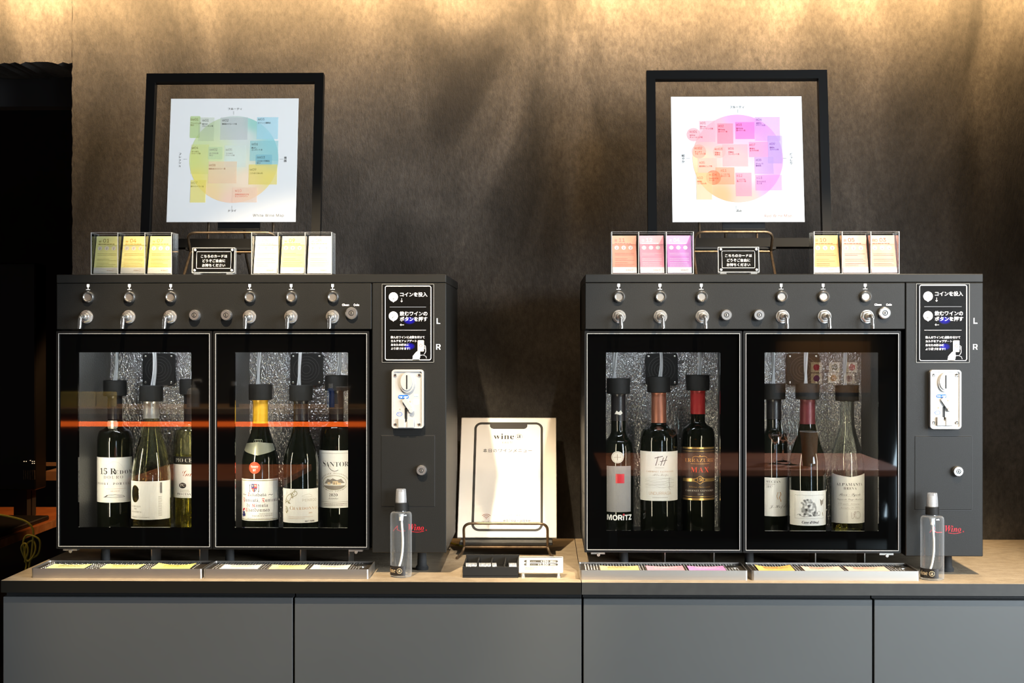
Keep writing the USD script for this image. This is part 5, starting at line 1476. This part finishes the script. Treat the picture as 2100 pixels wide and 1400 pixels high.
# ================================================================== SPRAY BOTTLES
def spray(px, py, rpx, top, col0, col1, body, lab, Y, turn):
    x = ax(px, Y); k = Y / F
    t = Thing('spray_bottle', lab, 'spray bottle', (x, Y, ZC), 'clear spray bottles')
    h = lambda p: az(p, Y) - ZC
    r = rpx * k
    hb = h(body)
    prof = [(0, 0.003), (r * 0.7, 0.002), (r * 0.88, 0), (r * 0.97, 0.0015), (r, 0.006), (r, hb - 0.006), (r * 0.96, hb - 0.002), (r * 0.86, hb), (0.0090, hb + 0.001), (0.0088, h(col0)), (0, h(col0))]
    b = t.add('bottle', lathe(prof, 48).apply_translation([x, Y, ZC]), 'pet_water')
    t.add('collar', lathe([(0.0089, h(col0) - 0.0), (0.0122, h(col0)), (0.0124, h(col0) + 0.001), (0.0122, h(col1) - 0.0006), (0.0116, h(col1)), (0, h(col1))], 40).apply_translation([x, Y, ZC + 0.0002]), 'soft_black')
    t.add('pump', lathe([(0, h(col1)), (0.0062, h(col1)), (0.0060, h(top) - 0.006), (0, h(top) - 0.006)], 24).apply_translation([x, Y, ZC + 0.0004]), 'white_plastic')
    t.add('over_cap', lathe([(0.0104, h(col1)), (0.0100, h(col1) + 0.012), (0.0090, h(top) - 0.001), (0.0084, h(top)), (0, h(top)), (0, h(top) - 0.0008), (0.0080, h(top) - 0.0012), (0.0092, h(col1) + 0.012), (0.0096, h(col1))], 36).apply_translation([x, Y, ZC + 0.0004]), 'clear_cap', label='clear over-cap')
    t.add('dip_tube', tube(spline([(x, Y, ZC + hb - 0.004), (x + 0.003, Y, ZC + hb * 0.6), (x + 0.001, Y, ZC + hb * 0.3), (x - 0.009, Y, ZC + 0.006)], 24), 0.0022, 10), 'white_plastic')
    t.add('dip_tube_seat', lathe([(0, hb - 0.016), (0.0038, hb - 0.016), (0.0050, hb - 0.004), (0.0075, hb - 0.003), (0, hb - 0.002)], 20).apply_translation([x, Y, ZC]), 'white_plastic')
    g = sbox(-r * 1.1, 0.004, r * 1.1, 0.0215)
    L = t.add('label', shift(wrap(g, r, 0, 0.0003, turn=turn), (x, Y, ZC)), 'label_black')
    lt = unary_union([text('wine', 0.0088, 'serif', -0.0180, 0.0095, thin=0.012, sx=0.92), text('a', 0.0072, 'serif', 0.0112, 0.0105, 'c', thin=0.012), Point(0.0112, 0.0128).buffer(0.0048).difference(Point(0.0112, 0.0128).buffer(0.0042))])
    t.add('label_print', shift(wrap(lt, r, 0, 0.0006, turn=turn), (x, Y, ZC)), 'print_cream', parent=L)


spray(822.5, 1178, 22.2, 1003, 1047, 1031, 1050, 'clear spray bottle with black collar, before the left dispenser', 2.826, -0.62)
spray(1912, 1188, 23.6, 1009, 1053, 1037, 1056, 'clear spray bottle with black collar, before the right dispenser', 2.815, -0.80)

# ================================================================== COIN TRAY AND PRICE CARD
Yc0, Yc1 = 2.812, 2.945
xa, xb = ax(948.5, Yc0), ax(1062.5, Yc0)
zc1 = az(1162, Yc0)
t = Thing('coin_tray', 'black four-compartment coin tray in front of the white menu sign', 'coin tray', ((xa + xb) / 2, (Yc0 + Yc1) / 2, ZC))
wl = 0.003
t.add('base', bx(xa, xb, Yc0, Yc1, ZC, ZC + 0.004), 'soft_black')
t.add('front_wall', bx(xa, xb, Yc0, Yc0 + wl, ZC + 0.004, zc1, 0.0006), 'soft_black')
t.add('back_wall', bx(xa, xb, Yc1 - wl, Yc1, ZC + 0.004, zc1 + 0.004, 0.0006), 'soft_black')
n4 = (xb - xa) / 4
for i in range(5):
    xx = xa + n4 * i - (0 if i == 0 else wl / 2 if i < 4 else wl)
    t.add('side_wall' if i in (0, 4) else 'divider', bx(xx, xx + wl, Yc0 + wl, Yc1 - wl, ZC + 0.004, zc1 - 0.0004, 0.0004), 'soft_black')
coin = lathe([(0, 0), (0.0098, 0), (0.0104, 0.0003), (0.0104, 0.0013), (0.0098, 0.0016), (0, 0.0016)], 28)
GR = 'coins standing in the coin tray'
cnum = 0
for comp, n, xo, rz in ((0, 10, 0.0030, 0), (1, 11, -0.0035, 0), (2, 4, -0.0095, 0), (3, 7, 0.0055, 0)):
    cxm = xa + n4 * (comp + 0.5) + xo * 0.2
    for i in range(n):
        m = coin.copy()
        m.apply_transform(rotm([0, 1, 0], 90)); m.apply_transform(rotm([0, 1, 0], -8))
        s0 = -n * 0.00205 / 2 + xo * 0.5
        s0 = max(s0, -n4 / 2 + 0.006)
        px_ = cxm + s0 + i * 0.00205
        q = Thing('coin', f'silver coin standing on edge in the {("leftmost", "second", "third", "rightmost")[comp]} compartment of the coin tray', 'coin', (px_, Yc0 + 0.018, ZC + 0.004), f'coins in the {("leftmost", "second", "third", "rightmost")[comp]} compartment of the coin tray')
        m.apply_translation([px_, Yc0 + 0.0175, ZC + 0.004 + 0.0106])
        q.add('disc', m, 'steel_light')

Yp = 2.812
xa, xb = ax(1064, Yp), ax(1155, Yp)
t = Thing('price_card', 'small white price card in a clear stand beside the coin tray', 'price card', ((xa + xb) / 2, Yp, ZC))
w = xb - xa
O = np.array([(xa + xb) / 2, Yp, ZC + 0.0085]); an = math.radians(52)
Mp = frame4(O, (1, 0, 0), (0, math.sin(an), math.cos(an)))
hp = 0.040
t.add('acrylic_plate', tf([bx(-w / 2, w / 2, -0.0028, -0.0008, 0, hp), bx(-w / 2, w / 2, 0.0006, 0.003, 0, hp)], Mp), 'acrylic')
c = t.add('card', tf(bx(-w / 2 + 0.001, w / 2 - 0.001, -0.0006, 0.0004, 0.001, hp - 0.001), Mp), 'paper_white')
t.add('plate_edge', tf(ext(ring(-w / 2, 0, w / 2, hp, 0.0008, 0.0008), -0.0030, -0.0024), Mp), 'acrylic_edge')
for i, (num, pr) in enumerate((('1', '250'), ('2', '1,500'))):
    z = hp - 0.0105 - 0.0082 * i
    band = rr(-w * 0.385, z - 0.0026, w * 0.385, z + 0.0034, 0.003)
    disc = Point(-w * 0.29, z + 0.0004).buffer(0.0035)
    dd = unary_union([Point(-w * 0.21 + 0.0030 * j, z).buffer(0.0007) for j in range(3)])
    tx = text(pr, 0.0046, 'bold', w * 0.17, z - 0.0019, 'r', sx=0.92); yen = text('¥', 0.0038, 'bold', tx.bounds[0] - 0.0008, z - 0.0016, 'r'); tax = text('(税込)', 0.0034, 'jpb', w * 0.20, z - 0.0013)
    t.add('price_band', tf(prt(band.difference(unary_union([disc, dd, tx, yen, tax])), -0.0007), Mp), 'print_dark', parent=c)
    t.add('lettering', tf(prt(text(num, 0.004, 'thin', -w * 0.29, z - 0.0016, 'c'), -0.0008), Mp), 'print_dark', parent=c)
t.add('lettering', tf(prt(unary_union([lines_of_print(-w * 0.36, -w * 0.05, (0.013, 0.0095), 0.0012, 3), text('券', 0.0052, 'jp', w * 0.26, 0.0105, 'c'), text('売', 0.0052, 'jp', w * 0.26, 0.0045, 'c')]), -0.0007), Mp), 'print_tan', parent=c)
for sx in (-1, 1):
    t.add('stand_foot', bx(O[0] + sx * w * 0.40 - 0.003, O[0] + sx * w * 0.40 + 0.003, Yp - 0.004, Yp + 0.05, ZC, ZC + 0.0035), 'acrylic_edge')
    t.add('stand_post', bx(O[0] + sx * w * 0.40 - 0.002, O[0] + sx * w * 0.40 + 0.002, Yp - 0.001, Yp + 0.003, ZC + 0.0035, ZC + 0.0085), 'acrylic_edge')
    t.add('stand_post', bx(O[0] + sx * w * 0.40 - 0.002, O[0] + sx * w * 0.40 + 0.002, Yp + 0.026, Yp + 0.030, ZC + 0.0035, ZC + 0.0295), 'acrylic_edge')

# ================================================================== CABLES
YQ = 3.42
cp = [(-8, 1054), (15, 1058), (40, 1064), (58, 1072), (67, 1084), (68, 1102), (66, 1125), (62, 1148), (60, 1166)]
t = Thing('power_cable', 'looped yellow-green cable hanging off the left end of the worktop', 'cable', at(62, 1168, YQ))
t.add('hanging_run', tube(spline([at(p[0], p[1], YQ) for p in cp], 60), 0.0024, 8), 'cable_yellow')
loop = [(52, 1168), (54, 1155), (47, 1135), (45, 1118), (52, 1114), (57, 1124), (55, 1140), (52, 1152), (62, 1146), (76, 1138), (82, 1122), (80, 1106), (66, 1098), (54, 1098), (48, 1110), (50, 1130), (58, 1150), (68, 1140), (73, 1122), (69, 1109), (60, 1110), (53, 1120), (52, 1140)]
t.add('loops', tube(spline([at(p[0], p[1], YQ + 0.004 * math.sin(i)) for i, p in enumerate(loop)], 160), 0.0022, 8), 'cable_yellow')
t = Thing('signal_cable', 'short yellow cable lying behind the menu sign, right of the left dispenser', 'cable', at(935, 1115, 3.25))
t.add('cable', tube(spline([(ax(905, 3.27), 3.27, ZC + 0.0024), (ax(925, 3.26), 3.26, ZC + 0.004), (ax(938, 3.25), 3.24, ZC + 0.003), (ax(965, 3.24), 3.25, ZC + 0.0024)], 24), 0.0022, 8), 'cable_yellow')

# ================================================================== THE ROOM BEYOND THE DOORWAY
xr_ = -1.60
t = Thing('plywood_table', 'orange plywood table in the dark room beyond the doorway', 'table', (-2.2, 4.85, 0.0))
t.add('table_top', bx(-3.0, xr_, 4.30, 5.33, 0.732, 0.75), 'plywood_orange')
t.add('edge_band', bx(xr_, xr_ + 0.004, 4.30, 5.33, 0.726, 0.75), 'plywood_edge')
for lx in (-2.95, xr_ - 0.08):
    for ly in (4.34, 5.26):
        t.add('leg', bx(lx, lx + 0.05, ly, ly + 0.05, 0, 0.732), 'cabinet_dark')
t = Thing('black_appliance', 'tall black appliance on the plywood table, left edge of the view', 'appliance', (-1.95, 4.9, 0.75))
zt_a = az(538, 5.0)
t.add('housing', bx(-2.5, ax(95, 5.10), 4.99, 5.10, 0.842, zt_a, 0.004), 'black_plastic')
for i in range(4):
    t.add('foot', bx(ax((28, -160)[i % 2], 5.0), ax((55, -130)[i % 2], 5.0), 5.0 + 0.05 * (i // 2), 5.04 + 0.05 * (i // 2), 0.75, 0.842), 'rubber')
for i in range(7):
    px_ = 48 + 3.6 * i
    t.add('vent_slot', bx(ax(px_, 4.985), ax(px_ + 1.4, 4.985), 4.984, 4.99, az(985, 4.985), az(966, 4.985)), 'wire_metal')
for px_, py_ in ((48, 947), (52.5, 947), (61, 945), (65, 947), (69, 947), (65, 951), (69, 951)):
    t.add('status_lamp', bx(ax(px_, 4.985), ax(px_ + 1.2, 4.985), 4.986, 4.99, az(py_ + 1.4, 4.985), az(py_, 4.985)), 'warm_dot')
t = Thing('low_tray', 'black tray lying on the front of the plywood table', 'tray', (-2.2, 4.55, 0.75))
t.add('tray_body', bx(-2.9, xr_ - 0.015, 4.40, 4.95, 0.75, 0.765, 0.003), 'matte_black')
t = Thing('wooden_shelf', 'brown wooden shelf board seen left of the left dispenser', 'shelf', (-1.6, 5.6, 0.0))
t.add('board', bx(ax(91, 5.5), -1.3, 5.5, 5.75, az(987, 5.5), az(968, 5.5)), 'pale_wood')
t.add('post', bx(-1.36, -1.32, 5.62, 5.66, 0, az(987, 5.5)), 'cabinet_dark')
t = Thing('wooden_rail', 'narrow pale wooden rail above the brown shelf board', 'rail', (-1.6, 5.8, 0.0))
t.add('rail', bx(ax(91, 5.8), -1.3, 5.8, 5.83, az(957, 5.8), az(950, 5.8)), 'pale_wood')
t.add('post', bx(-1.38, -1.34, 5.80, 5.83, 0, az(957, 5.8)), 'cabinet_dark')

# ================================================================== THE ROOM BEHIND THE CAMERA (seen mirrored in the dispensers' glass doors)
YG = YM + 0.0045


def mirror(px, py, Yv):
    p = at(px, py, Yv); p[1] = 2 * YG - p[1]
    return p


def table(label, x0, x1, y0, y1, z=0.72):
    t = Thing('dining_table', label, 'table', ((x0 + x1) / 2, (y0 + y1) / 2, 0.0), 'dining tables across the room')
    t.add('table_top', bx(x0, x1, y0, y1, z - 0.03, z, 0.002), 'table_wood')
    for a in (x0 + 0.04, x1 - 0.08):
        for b in (y0 + 0.04, y1 - 0.08):
            t.add('leg', bx(a, a + 0.04, b, b + 0.04, 0, z - 0.03), 'cabinet_dark')


table('square reddish table mirrored in the glass doors of the left dispenser', -1.86, -1.15, -1.82, -0.98)
table('long reddish table mirrored in the glass doors of the right dispenser', 0.27, 1.72, -2.62, -1.55)
cb = Thing('bar_counter', 'bar counter with orange-lit edge mirrored in the left dispenser', 'counter', (-1.9, -3.45, 0.0))
xa, xb = mirror(60, 867, 8.95)[0], mirror(752, 867, 8.95)[0]
cb.add('counter_body', bx(xa, xb, -3.75, -3.27, 0, 0.90), 'cabinet_dark')
cb.add('counter_top', bx(xa - 0.03, xb + 0.03, -3.80, -3.20, 0.90, 0.935, 0.003), 'pale_wood')
cb.add('light_strip', bx(xa, xb, -3.268, -3.245, 0.824, 0.853, 0.004), 'strip_orange', label='glowing orange light strip under the edge')
zct = 0.935
for i, p0 in enumerate((122, 160, 198)):
    a, b = mirror(p0, 840, 9.1), mirror(p0 + 36, 840, 9.1)
    t = Thing('yellow_box', ('leftmost', 'middle', 'rightmost')[i] + ' yellow box on the mirrored bar counter', 'box', (a[0], -3.4, zct), 'yellow boxes on the bar counter')
    t.add('carton', bx(a[0], b[0], -3.45, -3.38, zct, zct + 0.085, 0.002), 'yellow_paper')
    t.add('flap', bx(a[0] + 0.004, b[0] - 0.004, -3.446, -3.384, zct + 0.085, zct + 0.088), 'yellow_paper')


def revolved(name, label, cat, parts, p, group=None):
    t = Thing(name, label, cat, p, group)
    for n, prof, m in parts:
        t.add(n, lathe(prof, 28).apply_translation(p), m)
    return t


p = mirror(396, 836, 9.05); p[2] = zct
t = revolved('pump_bottle', 'white pump bottle on the mirrored bar counter', 'pump bottle', [('bottle', [(0, 0), (0.036, 0), (0.037, 0.004), (0.037, 0.09), (0.030, 0.108), (0.012, 0.116), (0.012, 0.124), (0, 0.124)], 'white_plastic'), ('label', [(0.0372, 0.025), (0.0374, 0.026), (0.0374, 0.078), (0.0372, 0.079)], 'print_pale'), ('collar', [(0.014, 0.118), (0.014, 0.132), (0.006, 0.134), (0, 0.134)], 'white_plastic')], p)
t.add('pump_head', tube(fillet([p + [0, 0, 0.130], p + [0, 0, 0.158], p + [0.045, 0, 0.160], p + [0.048, 0, 0.148]], 0.008), 0.006), 'white_plastic')
p = mirror(480, 836, 9.05); p[2] = zct
revolved('small_bottle', 'small dark bottle with white cap on the mirrored bar counter', 'bottle', [('bottle', [(0, 0), (0.027, 0), (0.028, 0.004), (0.028, 0.10), (0.014, 0.125), (0.014, 0.135), (0, 0.135)], 'label_black'), ('cap', [(0.016, 0.128), (0.016, 0.152), (0, 0.152)], 'white_plastic')], p)
p = mirror(678, 846, 9.05); p[2] = zct
revolved('blue_bottle', 'blue bottle beside the paper cup on the mirrored bar counter', 'bottle', [('bottle', [(0, 0), (0.022, 0), (0.023, 0.004), (0.023, 0.095), (0.012, 0.115), (0, 0.115)], 'print_blue'), ('cap', [(0.013, 0.112), (0.013, 0.14), (0, 0.14)], 'white_plastic')], p)
CUP = [(0, 0), (0.030, 0), (0.042, 0.118), (0.044, 0.120), (0.041, 0.120), (0.029, 0.003), (0, 0.003)]
p = mirror(704, 846, 9.05); p[2] = zct
revolved('paper_cup', 'brown paper cup on the mirrored bar counter', 'paper cup', [('cup', CUP, 'brown_paper'), ('cup_rim', [(0.041, 0.119), (0.045, 0.120), (0.045, 0.123), (0.041, 0.123)], 'paper_white')], p)
p = mirror(1660, 948, 7.5); p[2] = 0.72
revolved('paper_cup', 'tall brown paper cup on the long mirrored table', 'paper cup', [('cup', [(a * 1.05, b * 1.38) for a, b in CUP], 'brown_paper'), ('cup_rim', [(0.043, 0.164), (0.0475, 0.1655), (0.0475, 0.169), (0.043, 0.169)], 'paper_white')], p)
WG = [(0, 0.0), (0.034, 0.0), (0.034, 0.0025), (0.006, 0.006), (0.0035, 0.02), (0.0035, 0.095), (0.012, 0.105), (0.033, 0.135), (0.036, 0.165), (0.028, 0.215), (0.027, 0.215), (0.0345, 0.165), (0.0315, 0.137), (0.011, 0.109), (0, 0.107)]
for i, (px_, Yv, lab) in enumerate(((1590, 7.6, 'leftmost wine glass of the group on the long mirrored table'), (1606, 7.75, 'second wine glass of the group on the long mirrored table'), (1621, 7.55, 'third wine glass of the group on the long mirrored table'), (1379, 8.1, 'single wine glass mirrored before the copper-foiled bottle'))):
    p = mirror(px_, 948, Yv); p[2] = 0.72
    revolved('wine_glass', lab, 'wine glass', [('bowl', WG[6:], 'glass_clear'), ('stem', [(0, 0.004)] + WG[3:6] + [(0.008, 0.101), (0, 0.104)], 'glass_clear'), ('base', WG[:4] + [(0, 0.007)], 'glass_clear')], p, 'wine glasses across the room')

for p in stage.GetPrimAtPath('/World').GetChildren():
    L = p.GetCustomDataByKey('label')
    if L and not 4 <= len(L.split()) <= 16:
        print('LABEL', len(L.split()), p.GetName(), L)
t = Thing('menu_board', 'brown board with six small picture cards, mirrored in the right dispenser', 'board', (1.9, YB + 0.01, 1.17))
pa, pb = mirror(1590, 805, 10.3), mirror(1785, 700, 10.3)
t.add('panel', bx(pa[0], pb[0], YB + 0.002, YB + 0.02, pa[2], pb[2], 0.002), 'board_brown')  # panel added behind the cards to catch the warm wall glow
for i, (px_, py_, c1) in enumerate(((1676, 753, 'print_crimson'), (1713, 753, 'print_olive'), (1749, 753, 'print_coral'), (1676, 776, 'print_purple'), (1711, 775, 'print_yellow'), (1743, 776, 'print_brown'))):
    q = mirror(px_, py_, 10.26)
    w = 0.036
    cd = t.add('picture_card', bx(q[0] - w, q[0] + w, YB + 0.0205, YB + 0.023, q[2] - w * 0.95, q[2] + w * 0.95), 'paper_white')
    t.add('card_disc', lathe([(0, 0), (w * 0.6, 0), (w * 0.6, 0.0006), (0, 0.0006)], 24).apply_transform(rotm([1, 0, 0], -90)).apply_translation([q[0], YB + 0.0232, q[2]]), c1, parent=cd)

print('triangles', TRI[0])
